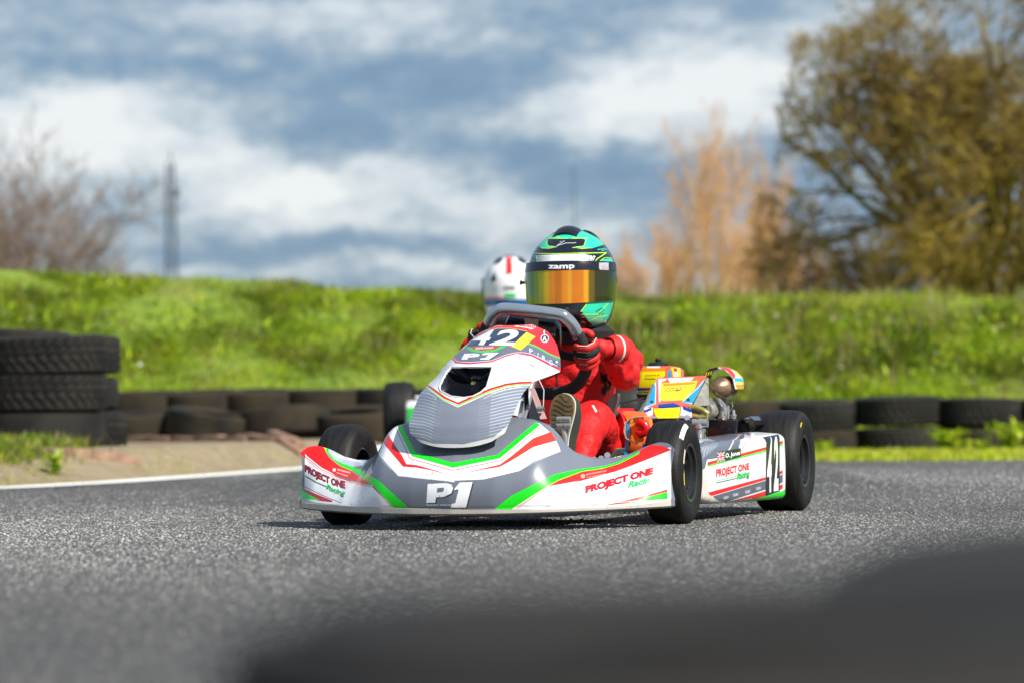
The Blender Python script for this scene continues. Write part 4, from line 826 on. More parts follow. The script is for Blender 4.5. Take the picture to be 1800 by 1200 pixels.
# chassis frame, floor tray
b = MB()
for s_ in (-1, 1):
    b.tube([(s_ * .20, -.20, .065), (s_ * .22, .05, .062), (s_ * .27, .35, .06), (s_ * .30, .70, .062), (s_ * .28, 1.08, .075)], .0145, 12)
    b.tube([(s_ * .22, .0, .07), (s_ * .335, .0, .11)], .0145, 12)
    b.tube([(s_ * .26, .25, .07), (s_ * .44, .28, .08), (s_ * .46, .66, .08), (s_ * .30, .70, .07)], .009, 10)
b.tube([(-.27, .34, .06), (.27, .34, .06)], .0145, 12); b.tube([(-.3, .76, .065), (.3, .76, .065)], .0145, 12); b.tube([(-.2, -.18, .065), (.2, -.18, .065)], .0145, 12)
b.build('chassis_frame', mat('blue_grey_frame_tube', (70, 88, 118), .25, metal=.6, coat=.5), kart)
MB().box((0, .06, .046), (.42, .46, .004)).build('floor_tray', M['alu'], kart)
MB().prism([kl(985, 789, -.12), kl(1045, 808, -.05), kl(1043, 812, -.05), kl(984, 797, -.12)], (0, .05, .0)).build('tray_edge', mat('dark_blue_tray', (24, 36, 66), .2, coat=.5), kart)
# pedals
for s_ in (1, -1):
    c = kl(992, 745, .02) if s_ == 1 else Vector((-.125, .04, .25)); b = MB()
    b.tube([c + Vector((0, .0, -.10)), c + Vector((.003, -.006, -.03)), c + Vector((-.004, -.004, .0))], [.006, .006, .005], 10)
    for dx in (-.008, .010):
        for dz in (-.004, .012): b.lathe([(-.008, .0), (-.008, .0075), (.008, .0075), (.008, 0)], c + Vector((dx, -.008, dz)), (1, 0, 0), 14)
    b.lathe([(-.05, .0), (-.05, .006), (0, .006), (0, 0)], c + Vector((-.005, 0, -.006)), (1, .0, 0), 12)
    b.build('pedal', M['chrome'], kart)

# wheels
def make_wheel(Rr, w, c, kind, marks=False):
    sgn = 1 if c[0] > 0 else -1; ax = (sgn, 0, 0); hw = w / 2; rr = .066
    hub = MB().lathe([(-hw * .6, .022), (hw * .2, .022), (hw * .2, .032), (hw * .32, .032), (hw * .32, .012), (hw * .5, .012), (hw * .5, 0)], (0, 0, 0), ax, 24)
    for k in range(3): hub.lathe([(hw * .2, .006), (hw * .45, .006), (hw * .45, 0)], (0, math.cos(k * 2.1) * .024, math.sin(k * 2.1) * .024), ax, 6)
    wo = hub.build('wheel', M['alu'], kart); wo.location = c
    pr = [(hw * .82, rr + .002), (hw * .93, rr + .014), (hw * 1.0, Rr * .72), (hw * 1.0, Rr * .80), (hw * .95, Rr * .885), (hw * .84, Rr * .945), (hw * .66, Rr * .98), (hw * .35, Rr * .996), (0, Rr)]
    pr = [(-a, r) for a, r in pr[:-1]] + pr[::-1]
    ty = MB().lathe(pr, (0, 0, 0), ax, 96).build('tyre', M['rubber'], wo, sharp=60)
    rp = [(-hw * .82, rr + .004), (-hw * .86, rr - .002), (-hw * .7, rr - .006), (-hw * .2, rr - .014), (hw * .05, rr - .014), (hw * .05, .03), (hw * .12, .03), (hw * .12, rr - .018), (hw * .62, rr - .012), (hw * .72, rr - .004), (hw * .88, rr - .002), (hw * .90, rr + .006)]
    MB().lathe(rp, (0, 0, 0), ax, 64).build('rim', M['black_plastic'], wo, sharp=25)
    MB().tube([(sgn * hw * .45, -.046, -.01), (sgn * hw * .82, -.048, -.008)], .0032, 8).build('valve', mat('brass_valve', (196, 150, 50), .3, metal=.8), wo)
    return wo, ty
def patch_on_tyre(wo, Rr, w, r0, r1, a0, a1, colm, sgn=1, name='tyre_marking'):   # a thin coloured mark on the outer sidewall
    hw = w / 2; prx = [Rr * .72, Rr * .80, Rr * .885, Rr * .945, Rr * .98]; pra = [hw, hw, hw * .95, hw * .84, hw * .66]; P = []
    for i in range(5):
        r = r0 + (r1 - r0) * i / 4; a = float(np.interp(r, prx, pra)) + .0012
        P.append([(sgn * a, -math.cos(an) * r, math.sin(an) * r) for an in np.linspace(R(a0), R(a1), 14)])
    MB().grid(P).build(name, colm, wo)
RF, WF, RRr, WR = .127, .098, .1385, .132
wfl, _ = make_wheel(RF, WF, (.418, .0, RF), 'f'); wfr, _ = make_wheel(RF, WF, (-.418, .0, RF), 'f')
wrl, _ = make_wheel(RRr, WR, (.478, 1.0, RRr), 'r'); wrr, _ = make_wheel(RRr, WR, (-.478, 1.0, RRr), 'r')
patch_on_tyre(wfl, RF, WF, .113, .122, 76, 44, M['cream']); patch_on_tyre(wfl, RF, WF, .090, .100, 36, 14, M['cream']); patch_on_tyre(wfl, RF, WF, .088, .094, 0, -18, M['yellow'])
patch_on_tyre(wrl, RRr, WR, .118, .122, 60, 50, M['yellow'])
b = MB(); b.tube([(-.44, 1.0, RRr), (.44, 1.0, RRr)], .0125, 16); b.build('rear_axle', M['steel'], kart)
for s_ in (-1, 1): MB().tube([(s_ * .30, 0, .11), (s_ * .335, 0, .127), (s_ * .40, 0, .127)], [.014, .018, .009], 12).build('stub_axle', M['steel'], kart)
MB().lathe([(-.003, .03), (-.003, .09), (.003, .09), (.003, .03)], (.16, 1.0, RRr), (1, 0, 0), 40).build('brake_disc', M['steel'], kart)

# side pods
def make_pod(s_):
    P = []; ny_ = 70
    xo = lambda y: itp([.13, .17, .22, .30, .55, .80, .815, .825], [.39, .435, .457, .470, .497, .522, .522, .515], y)
    zt = lambda y: itp([.13, .18, .24, .34, .80, .825], [.160, .180, .194, .199, .215, .208], y)
    zb = lambda y: itp([.13, .18, .24, .825], [.075, .056, .044, .041], y)
    for y in np.r_[np.linspace(.13, .24, 22), np.linspace(.25, .81, 44), [.82, .825]]:
        o_ = xo(y); t_ = zt(y); b_ = zb(y); r = .016; row = [(o_ - .16, b_ + .02), (o_ - .10, b_ + .002)]
        row += [(o_ - r + r * math.sin(a), b_ + r - r * math.cos(a)) for a in np.linspace(0, math.pi / 2, 7)]
        row += [(o_ + .002 * math.sin(math.pi * t), b_ + r + (t_ - b_ - 2 * r) * t) for t in np.linspace(.05, .95, 12)]
        row += [(o_ - r * 1.3 + r * 1.3 * math.cos(a), t_ - r + r * math.sin(a)) for a in np.linspace(0, math.pi / 2, 7)]
        row += [(o_ - .07, t_ + .004), (o_ - .13, t_ + .002), (o_ - .16, t_ - .02)]
        P.append([(s_ * x, y, z) for x, z in row])
    P.insert(0, [(s_ * (abs(p[0]) * .3 + .36 * .7), .128, p[2] * .8 + .13 * .2) for p in P[0]])
    P.append([(s_ * (abs(p[0]) - .03), p[1] + .004, p[2]) for p in P[-1]])
    return MB().grid(P).build('side_pod', None, kart, solid=.004, sharp=50)
pod = make_pod(1)
pp = Painter(pod, KW, u_oblique, (.34, .96, .03, .235), (2048, 704), WHITE)
pp.poly(C3([(100, 430), (150, 200), (440, 190), (700, 190), (705, 260), (640, 385), (480, 412), (380, 470), (272, 487), (240, 622), (180, 632), (100, 600)]), (100, 107, 122))
for i in range(11):
    x = 185 + i * 17; pp.line(C3([(x + 90 - i * 3, 200), (x + 20, 280), (x - 5 , 360), (x + 8, 500 - i * 14)]), 1.0, (176, 183, 198))
pp.poly(C3([(100, 632), (180, 632), (272, 560), (272, 700), (290, 830), (340, 900), (440, 985), (100, 985)]), (206, 200, 192))
pp.poly(C3([(650, 200), (700, 200), (705, 290), (640, 420), (615, 400)]), (225, 228, 234)); pp.line(C3([(690, 205), (702, 280), (650, 400)]), .9, RED); pp.line(C3([(540, 205), (560, 270), (545, 320), (510, 385)]), 2.4, WHITE); pp.line(C3([(545, 205), (563, 275), (545, 325)]), .8, RED)
pp.text('A', C3([(188, 572), (226, 568)]), 5, (24, 26, 34), .05)
pp.poly(C3([(275, 515), (930, 345), (930, 378), (275, 550)]), RED); pp.poly(C3([(275, 550), (930, 380), (930, 397), (275, 566)]), GREEN); pp.line(C3([(275, 508), (400, 476)]), 1.6, WHITE)
pp.poly(C3([(385, 402), (645, 358), (648, 452), (480, 502), (385, 512)]), (26, 24, 38))
UJ = C3([(386, 408), (466, 398), (468, 498), (386, 514)]); pp.poly(UJ, (36, 46, 130))
pp.line([UJ[0], UJ[2]], 2.2, WHITE); pp.line([UJ[1], UJ[3]], 2.2, WHITE); pp.line([UJ[0], UJ[2]], .8, RED); pp.line([UJ[1], UJ[3]], .8, RED)
mid_ = lambda a, b: ((a[0] + b[0]) / 2, (a[1] + b[1]) / 2)
pp.line([mid_(UJ[0], UJ[1]), mid_(UJ[3], UJ[2])], 4.0, WHITE); pp.line([mid_(UJ[0], UJ[3]), mid_(UJ[1], UJ[2])], 4.0, WHITE); pp.line([mid_(UJ[0], UJ[1]), mid_(UJ[3], UJ[2])], 2.1, RED); pp.line([mid_(UJ[0], UJ[3]), mid_(UJ[1], UJ[2])], 2.1, RED)
pp.text('O. Jones', C3([(476, 482), (638, 446)]), 10.2, (244, 245, 250), .03, fat=.12)
pp.text('PROJECT ONE', C3([(372, 706), (560, 660), (738, 618)]), (17.5, 15), (206, 20, 34), .03, spacing=1.0, fat=.42); pp.line(C3([(370, 724), (600, 672)]), 1.2, (60, 190, 100)); pp.line(C3([(370, 746), (600, 694)]), 1.5, (20, 24, 30))
pp.text('Racing', C3([(602, 732), (745, 696)]), 14, (24, 70, 44), .05, .3); pp.text('Racing', C3([(600, 724), (744, 690)]), 14, (40, 220, 90), .02, .3, fat=.2)
pp.poly(C3([(285, 850), (920, 680), (920, 712), (330, 888), (300, 880)]), RED)
pp.poly(C3([(335, 892), (920, 718), (920, 820), (480, 955), (400, 945), (360, 920)]), (92, 98, 114))
for x, y in ((458, 925), (566, 892), (700, 858), (820, 820)): [pp.line(C3([(x + k * 9, y - k * 2.2), (x + k * 9 + (4 if k % 2 else -3), y - 28 - k * 2.2)]), .75, (214, 217, 224)) for k in range(6)]; pp.line(C3([(x, y + 2), (x + 48, y - 10)]), .5, (190, 194, 204))
pp.poly(C3([(500, 960), (920, 833), (920, 892), (700, 950), (560, 975)]), RED); pp.poly(C3([(680, 955), (920, 888), (1180, 812), (1180, 985), (640, 985)]), GREEN)
for y0, y1, c in ((284, 316, RED), (316, 338, GREEN), (614, 650, RED), (660, 752, (92, 98, 114)), (768, 822, RED)): pp.poly(C3([(1070, y0 + 8), (1180, y0 - 12), (1180, y1 - 12), (1070, y1 + 8)]), c)
pp.poly(C3([(880, 236), (935, 228), (1060, 205), (1078, 250), (1078, 838), (918, 892), (928, 300)]), (22, 26, 36))
pp.quad('4', C3([(948, 242)])[0], C3([(984, 234)])[0], C3([(990, 846)])[0], C3([(934, 860)])[0], (246, 247, 250), .04); pp.quad('2', C3([(1018, 230)])[0], C3([(1060, 222)])[0], C3([(1064, 828)])[0], C3([(1012, 840)])[0], (246, 247, 250), .04)
pp.poly(C3([(80, 948), (440, 968), (700, 950), (1050, 932), (1180, 925), (1180, 1050), (80, 1050)]), (190, 184, 174))
pp.finish('side_pod_livery', .24, .4, .4)
pod2 = make_pod(-1); pod2.data.materials.append(M['white_plastic'])

# seat
P = []
for i in range(16):
    t = i / 15; row = []
    for j in range(17):
        s_ = -1 + 2 * j / 16; w_ = .155 + .02 * t; y = .46 + .30 * t + .12 * max(0, t - .4); z = .08 + .15 * max(0, t - .35) ** 1.2 / .65 ** 1.2; wrap = abs(s_) ** 3
        row.append((w_ * s_, y - .05 * wrap * t, z + (.10 if t < .5 else .10 + .02 * t) * wrap))
    P.append(row)
MB().grid(P).build('seat', M['seat'], kart, solid=.006)
e1 = [kl(1068, 742, .50), kl(1064, 722, .50), kl(1068, 704, .50), kl(1078, 692, .51), kl(1086, 690, .52), kl(1086, 702, .53), kl(1080, 722, .52), kl(1076, 740, .51)]
MB().prism(e1, (0, .03, 0)).build('seat_lip', M['seat'], kart, bev=.003)

# rear bumper
b = MB(); b.tube([(-.44, 1.17, .10), (-.2, 1.19, .10), (.2, 1.19, .10), (.44, 1.17, .10)], .012, 10)
b.build('rear_bumper_bar', M['black_metal'], kart)
rb = MB().box((0, 1.215, .13), (.89, .06, .13), bev=.025).build('rear_bumper', M['white_plastic'], kart)
for s_ in (-1, 1): MB().box((s_ * .41, 1.247, .12), (.05, .008, .09), bev=.002).build('bumper_stripe', M['green_bright'], rb)

# steering wheel
SC = Vector((-.010, .27, .440)); SN = Vector((0, .80, .60)); SU = Vector((0, -.60, .80)); SX = Vector((1, 0, 0)); ROTW = R(-9)
SUr = SU * math.cos(ROTW) + SX * math.sin(ROTW) * -1; SXr = SX * math.cos(ROTW) + SU * math.sin(ROTW)
def sw(u, v, n=0): return SC + SXr * u + SUr * v + SN * n
RW = .146
def ring_pt(a):                              # a in degrees, 90 = top; flat-topped ring
    x = RW * math.cos(R(a)); y = RW * math.sin(R(a)); return (x, min(y, .112))
top = [(-.118, .052), (-.104, .084), (-.088, .104), (-.07, .113), (0, .115), (.07, .113), (.088, .104), (.104, .084), (.118, .052)]
def spl(pts, n=6):
    out = []; P = [Vector((*p, 0)) for p in pts]
    for i in range(len(P) - 1):
        p0 = P[max(0, i - 1)]; p1 = P[i]; p2 = P[i + 1]; p3 = P[min(len(P) - 1, i + 2)]
        for k in range(n):
            t = k / n; out.append(.5 * ((2 * p1) + (p2 - p0) * t + (2 * p0 - 5 * p1 + 4 * p2 - p3) * t * t + (3 * p1 - p0 - 3 * p2 + p3) * t ** 3))
    out.append(P[-1]); return out
sw_root = MB().tube([sw(p.x, p.y) for p in spl(top)], .0158, 16).build('steering_wheel', M['silver_tape'], kart, sharp=70)
side = [(.112, .066), (.124, .040), (.135, .0), (.137, -.04), (.122, -.085), (.09, -.12), (.045, -.138), (0, -.142)]
full_ = side + [(-a, b_) for a, b_ in side[::-1][1:]]
MB().tube([sw(p.x, p.y) for p in spl(full_)], .0158, 16).build('grip', M['grip'], sw_root, sharp=70)
b = MB()
for (u, v) in ((.125, -.02), (-.125, -.02), (0, .11)): 
    a_ = Vector((u, v, 0)); n_ = Vector((-v, u, 0)).normalized() * .014
    b.prism([sw(*(a_ * .12 + n_)[:2]), sw(*(a_ + n_ * .8)[:2]), sw(*(a_ - n_ * .8)[:2]), sw(*(a_ * .12 - n_)[:2])], SN * .005)
b.build('spoke', M['black_metal'], sw_root)
MB().lathe([(-.02, .0), (-.02, .03), (.012, .03), (.012, 0)], SC, SN, 24).build('hub', M['black_metal'], sw_root)
b = MB().prism([sw(-.018, .10, -.012), sw(.018, .10, -.012), sw(.014, .03, -.012), sw(-.014, .03, -.012)], SN * .01).build('bracket', M['alu'], sw_root)
dp = MB(); dpts = [sw(-.062, .088, 0), sw(.056, .088, 0), sw(.070, .07, 0), sw(.072, -.0, 0), sw(.05, -.02, 0), sw(-.05, -.02, 0), sw(-.072, .0, 0), sw(-.07, .07, 0)]
dp.prism([p - SN * .006 for p in dpts], SN * .024); dp.build('data_logger', M['gloss_black'], sw_root, bev=.003)
tx_v, tx_t = glyphs('CE', .01)
tq = [tuple(sw(.050 + .010 * a, .052 + .006 * b_, -.0075)) for a, b_ in tx_v]; MB().add(tq, [tuple(t) for t in tx_t]).build('lettering', M['white_plastic'], sw_root)

# ---------------- engine and its covers
def panel(name, polys, mt, vec=(0, .004, 0), parent=kart, bev=0):
    b = MB()
    for p in polys: b.prism(p, vec)
    return b.build(name, mt, parent, bev=bev)
OR = (244, 140, 26); YE = (248, 228, 16); SAL = (238, 96, 62); BLU = (18, 60, 160); CY = (20, 160, 212)
def quadgrid(c00, c10, c11, c01, n=14):
    c00, c10, c11, c01 = map(Vector, (c00, c10, c11, c01)); return [[tuple((c00 * (1 - i / n) + c10 * (i / n)) * (1 - j / n) + (c01 * (1 - i / n) + c11 * (i / n)) * (j / n)) for i in range(n + 1)] for j in range(n + 1)]
# head cowl: sloped sticker panel with a folded lower lip
yt, ym, yb_ = .86, .70, .68
A_ = kl(1156, 666, yt); B_ = kl(1242, 662, yt); Cc = kl(1214, 715, ym); Dd = kl(1131, 718, ym); Ee = kl(1218, 735, yb_); Ff = kl(1136, 736, yb_)
b = MB(); b.grid(quadgrid(Dd, Cc, B_, A_)); b.grid(quadgrid(Ff, Ee, Cc, Dd)); cow = b.build('engine_cowl', None, kart, solid=.004)
pc = Painter(cow, KW, u_front, (.14 + .2, .64, .20, .37), (640, 384), SAL)
pc.poly(C1([(600, 280), (1150, 250), (1130, 290), (900, 520), (640, 540), (600, 400)]), SAL)
pc.poly(C1([(440, 575), (600, 290), (585, 520), (590, 560), (470, 600)]), CY); pc.poly(C1([(1140, 280), (1000, 570), (870, 545), (1060, 380)]), CY); pc.line(C1([(585, 300), (580, 560), (470, 600)]), 1.2, WHITE); pc.line(C1([(1130, 290), (1050, 385), (885, 535), (1000, 565)]), 1.2, WHITE)
pc.poly(C1([(615, 285), (720, 282), (640, 330), (640, 540), (620, 540)]), (240, 240, 244)); pc.poly(C1([(720, 280), (1010, 268), (960, 325), (750, 335)]), (236, 238, 244)); pc.poly(C1([(1060, 268), (1150, 262), (1000, 390), (980, 370)]), SAL)
pc.poly(C1([(645, 335), (1050, 305), (1020, 390), (900, 520), (660, 530), (625, 490)]), YE); pc.poly(C1([(670, 340), (1030, 318), (1010, 345), (665, 368)]), OR)
for i in range(5): pc.line(C1([(700 + i * 50, 400 - i * 4), (742 + i * 46, 388 - i * 3)]), 1.2, (40, 40, 30)); pc.line(C1([(690 + i * 40, 430 - i * 4), (700 + i * 40, 412 - i * 4), (722 + i * 38, 428 - i * 5)]), 1.2, (40, 40, 30))
pc.poly(C1([(800, 410), (852, 400), (850, 418), (805, 424)]), (200, 30, 60))
pc.poly(C1([(600, 570), (780, 550), (860, 580), (800, 610), (620, 612)]), BLU); pc.poly(C1([(430, 600), (560, 600), (560, 680), (470, 720), (430, 700)]), (228, 228, 238)); pc.poly(C1([(440, 640), (530, 605), (545, 625), (450, 670)]), BLU); pc.poly(C1([(550, 612), (640, 612), (850, 600), (870, 640), (840, 720), (600, 722)]), (226, 236, 12)); pc.poly(C1([(860, 590), (990, 620), (985, 700), (850, 690)]), (225, 226, 236)); pc.poly(C1([(880, 585), (985, 625), (975, 660), (890, 625)]), BLU)
pc.line(C1([(560, 600), (560, 680), (600, 735)]), 1.2, (20, 24, 60)); pc.line(C1([(860, 600), (850, 720)]), 1.2, (20, 24, 60)); pc.circle(C1([(540, 540)])[0], 3.2, (50, 40, 30), 2.4); pc.circle(C1([(945, 518)])[0], 3.4, (50, 40, 30), 2.6)
pc.poly(C1([(430, 700), (1010, 700), (1010, 760), (430, 760)]), (150, 152, 160)); pc.poly(C1([(600, 700), (840, 700), (830, 722), (610, 726)]), (226, 236, 12))
pc.finish('cowl_stickers', .25, .4)
panel('cowl_bracket', [[kl(1243, 663, .87), kl(1244, 712, .80), kl(1232, 712, .72), kl(1216, 716, .70)]], M['alu'], (.003, .003, 0), cow)
# airbox behind it
ya = .93
b = MB(); f = [kl(1124, 646, ya), kl(1130, 643, ya), kl(1180, 643, ya), kl(1196, 648, ya), kl(1196, 690, ya), kl(1118, 690, ya)]; b.prism(f, (0, .05, 0)); air = b.build('airbox', None, kart, bev=.008)
pa = Painter(air, KW, u_front, (.34, .62, .28, .42), (640, 320), SAL)
pa.poly(C1([(430, 165), (690, 165), (690, 250), (600, 330), (560, 380), (400, 380), (400, 210)]), YE); pa.poly(C1([(430, 160), (690, 160), (690, 200), (420, 205)]), OR); pa.poly(C1([(485, 140), (630, 140), (630, 165), (490, 165)]), WHITE); pa.poly(C1([(360, 160), (390, 170), (385, 400), (350, 420)]), BLU); pa.poly(C1([(720, 190), (750, 175), (760, 280), (710, 290)]), CY); pa.poly(C1([(750, 160), (860, 160), (860, 280), (775, 280), (770, 210)]), YE); pa.poly(C1([(790, 190), (830, 190), (830, 280), (790, 280)]), (215, 215, 235)); pa.poly(C1([(780, 165), (820, 165), (825, 205), (790, 205)]), (220, 50, 40)); pa.line(C1([(715, 180), (690, 290)]), 3, SAL)
for i in range(5): pa.line(C1([(468 + i * 34, 255 - i * 2), (496 + i * 32, 246 - i)]), 1.3, (40, 40, 30)); pa.line(C1([(460 + i * 24, 292), (476 + i * 22, 280), (484 + i * 24, 296)]), 1.3, (40, 40, 30))
pa.poly(C1([(350, 390), (700, 390), (700, 420), (345, 420)]), (20, 50, 130)); pa.poly(C1([(360, 420), (560, 410), (530, 470), (350, 462)]), (226, 236, 12))
pa.finish('airbox_stickers', .25, .4)
c = kl(1157, 643, ya + .05); b = MB(); b.lathe([(0, .028), (.006, .028), (.011, .020), (.011, 0)], c, (0, 0, 1), 24); b.lathe([(.008, .007), (.018, .009), (.022, .006), (.022, 0)], c, (0, 0, 1), 12); b.build('filler_cap', M['matt_black'], air)
panel('airbox_base', [[kl(1118, 692, ya), kl(1196, 692, ya), kl(1180, 702, ya), kl(1122, 702, ya)]], M['black_plastic'], (0, .05, 0), air)
MB().tube([kl(1076, 710, .70), kl(1112, 703, .78), kl(1146, 697, .86)], .0028, 8).build('seat_stay', M['matt_black'], kart)
MB().tube([kl(1073, 728, .56), kl(1080, 727, .57), kl(1090, 731, .58), kl(1100, 738, .60)], [.007, .011, .011, .004], 12).build('rubber_boot', M['matt_black'], kart)
# recoil starter housing with red slotted guard
yr = .60; c = kl(1112, 765, yr)
hs = MB().lathe([(.075, .0), (.075, .055), (.066, .063), (.02, .066), (.0, .060), (0, 0)], c + Vector((-.035, 0.0, 0)), (.75, .66, 0), 40).build('recoil_starter', mat('orange_housing', (232, 96, 26), .3, coat=.3), kart)
gd = MB()
for k in range(11):
    a = R(100 + k * 16); r0, r1 = .030, .068; cc = c + Vector((-.045, -.008, 0))
    u = Vector((-math.cos(a) * .66 * -1, .75 * math.cos(a), math.sin(a)))
    gd.tube([cc + Vector((.66, -.75, 0)).normalized() * math.cos(a) * r1 + Vector((0, 0, math.sin(a) * r1)), cc + Vector((.66, -.75, 0)).normalized() * math.cos(a) * r1 + Vector((0, 0, math.sin(a) * r1)) + Vector((.045, .04, 0))], .0055, 6)
gd.lathe([(0, .040), (0, .070), (.006, .070), (.006, .040)], c + Vector((-.048, -.01, 0)), (.75, .66, 0), 32)
gd.build('slotted_guard', M['red_plastic'], hs)
for nm, pts, mt in (('sticker', [(1102, 742), (1108, 738), (1104, 790), (1101, 800), (1097, 798)], mat('cyan_sticker', CY, .3, coat=.3)), ('sticker', [(1108, 742), (1128, 738), (1132, 775), (1118, 778), (1112, 766)], mat('amber_sticker', (240, 150, 20), .3, coat=.3)), ('sticker', [(1112, 734), (1130, 731), (1134, 740), (1113, 743)], mat('lime_sticker', (200, 210, 20), .3, coat=.3)), ('sticker', [(1129, 780), (1136, 778), (1134, 795), (1129, 796)], mat('blue_sticker', (20, 60, 150), .3, coat=.3))):
    panel(nm, [[kl(x, y, yr - .068) for x, y in pts]], mt, (0, .003, 0), hs)
MB().tube([kl(x, y, yr - .078) for x, y in ((1118, 745), (1124, 742), (1133, 745), (1136, 752), (1134, 759), (1126, 762), (1119, 758))], [.008, .012, .013, .013, .012, .012, .008], 12).build('pull_handle', M['red_plastic'], hs)
b = MB(); L_ = [(1135, 730), (1120, 731), (1106, 734), (1098, 744), (1096, 758), (1100, 770), (1112, 778), (1124, 782)]; P = [[tuple(kl(x, y, yr - .075) + Vector((0, d, 0))) for d in (0, .012, .024)] for x, y in L_]; b.grid(P); b.build('strap', mat('grey_strap', (176, 170, 158), .5), hs, solid=.0025)
# crankcase, barrel with fins, carburettor
b = MB(); b.box(kl(1222, 772, .86), (.05, .06, .10), bev=.012); b.box(kl(1180, 765, .84), (.10, .10, .12), bev=.02); eng = b.build('crankcase', M['alu'], kart)
fn = MB(); base = kl(1222, 722, .84)
for k in range(8): MB().box(kl(1233 + k * 2.6 - 6, 718, .80 + k * .010), (.055, .0035, .045), Matrix.Rotation(R(-18), 3, 'Y'), bev=.0012).build('cooling_fin', M['alu'], eng)
MB().lathe([(0, .0), (0, .022), (.05, .022), (.05, 0)], kl(1238, 722, .81), (.1, 1, 0), 24).build('cylinder_barrel', M['alu'], eng)
b = MB(); b.lathe([(-.035, .010), (-.035, .013), (-.02, .013), (-.02, .0095), (.02, .0095), (.02, .014), (.032, .014), (.032, .008), (.045, .008), (.045, 0)], kl(1229, 765, .66), (0, 0, 1), 20); b.lathe([(-.02, 0), (-.02, .012), (.02, .012), (.02, 0)], kl(1231, 743, .66), (1, 0, 0), 20); b.lathe([(0, 0), (0, .014), (.03, .014)], kl(1227, 780, .64), (0, 1, 0), 18)
b.build('carburettor', M['steel'], kart)
MB().tube([kl(x, y, .70) for x, y in ((1212, 716), (1222, 715), (1236, 720), (1244, 726), (1242, 732), (1230, 733), (1216, 730))], .0072, 12).build('fuel_hose', M['hose'], kart)
MB().tube([kl(x, y, .66) for x, y in ((1240, 764), (1238, 774), (1230, 782), (1226, 786))], .002, 6).build('wire', M['cable'], kart)
MB().tube([kl(x, y, .90) for x, y in ((1280, 702), (1286, 705), (1288, 714), (1282, 724), (1276, 732))], .0016, 6).build('wire', M['cable'], kart)
# exhaust can, its shroud, and header
c = kl(1263, 681, .86); axd = Vector((.35, 1, .05)).normalized()
MB().lathe([(-.022, 0), (-.0215, .006), (-.017, .014), (-.006, .022), (.004, .0275), (.012, .030), (.018, .0305), (.020, .028), (.05, .030), (.065, .02)], c, axd, 40).build('exhaust_can', M['dark_steel'], kart, sharp=50)
MB().lathe([(0, .0312), (.004, .0312)], c + axd * .016, axd, 40).build('exhaust_seam', M['steel'], kart)
b = MB(); b.tube([kl(1268, 700, .92), kl(1272, 712, .92), kl(1274, 726, .90), kl(1268, 740, .88)], [.014, .012, .012, .012], 14); b.build('exhaust_header', M['dark_steel'], kart)
b = MB(); b.tube([kl(1262, 700, .86), kl(1272, 712, .86), kl(1276, 730, .86)], [.005, .007, .006], 8); b.tube([kl(1270, 735, .84), kl(1270, 722, .84)], .005, 8); b.tube([kl(1280, 735, .84), kl(1280, 712, .84)], .0035, 8); b.lathe([(0, .01), (.006, .01)], kl(1270, 735, .84), (0, 0, 1), 6, True); b.build('exhaust_mount', M['steel'], kart)
def arch(ycoord, grow):
    return [kl(x, y, ycoord) for x, y in ((1237 - grow, 664), (1240, 654 - grow * .4), (1247, 648 - grow * .5), (1258, 645 - grow * .6), (1268, 645 - grow * .6), (1280, 650), (1287, 660), (1290, 672), (1291, 682))]
P = [[tuple(p) for p in arch(.89, 0)], [tuple(p + Vector((0, .03, 0))) for p in arch(.89, 0)], [tuple(p + Vector((0, .07, 0))) for p in arch(.89, 0)]]
shr = MB().grid(P).build('exhaust_shroud', M['matt_black'], kart, solid=.003)
sh = [(1262, 645), (1270, 644), (1282, 646), (1293, 651), (1301, 659), (1307, 668), (1308, 674), (1306, 683), (1298, 683), (1291, 676), (1288, 664), (1280, 655), (1270, 648)]
sk = MB().grid([[tuple(kl(*p, .86)) for p in [(1262, 646), (1272, 648), (1281, 655), (1289, 665), (1291, 676), (1293, 683)]], [tuple(kl(*p, .88)) for p in [(1264, 644), (1278, 645), (1291, 651), (1301, 660), (1305, 672), (1305, 683)]], [tuple(kl(*p, .95)) for p in [(1266, 645), (1282, 646), (1295, 652), (1305, 662), (1308, 672), (1307, 683)]]]).build('shroud_cover', None, shr, solid=.003)
ps = Painter(sk, KW, u_front, (.44, .70, .28, .42), (512, 288), (226, 232, 238)); ps.poly(C1([(1270, 150), (1400, 160), (1470, 240), (1460, 300), (1380, 200)]), (220, 60, 50)); ps.poly(C1([(1400, 165), (1520, 200), (1560, 260), (1520, 260)]), OR); ps.poly(C1([(1440, 190), (1480, 190), (1540, 260), (1520, 270)]), YE); ps.poly(C1([(1460, 270), (1560, 280), (1560, 320), (1460, 320)]), CY); ps.poly(C1([(1460, 320), (1560, 325), (1560, 345), (1470, 340)]), YE); ps.poly(C1([(1460, 345), (1560, 350), (1545, 410), (1470, 400)]), OR); ps.line(C1([(1530, 260), (1550, 300)]), 1.8, WHITE); ps.finish('shroud_stickers', .25, .4)
for k in range(6): panel('shroud_slot', [[kl(1241 + k * 4.2, 655 - k * .9, .828), kl(1243 + k * 4.2, 653 - k * .9, .828), kl(1241.5 + k * 4.2, 659 - k * .9, .828), kl(1239.5 + k * 4.2, 661 - k * .9, .828)]], M['yellow' if k < 3 else 'grey_plastic'], (0, .002, 0), shr)
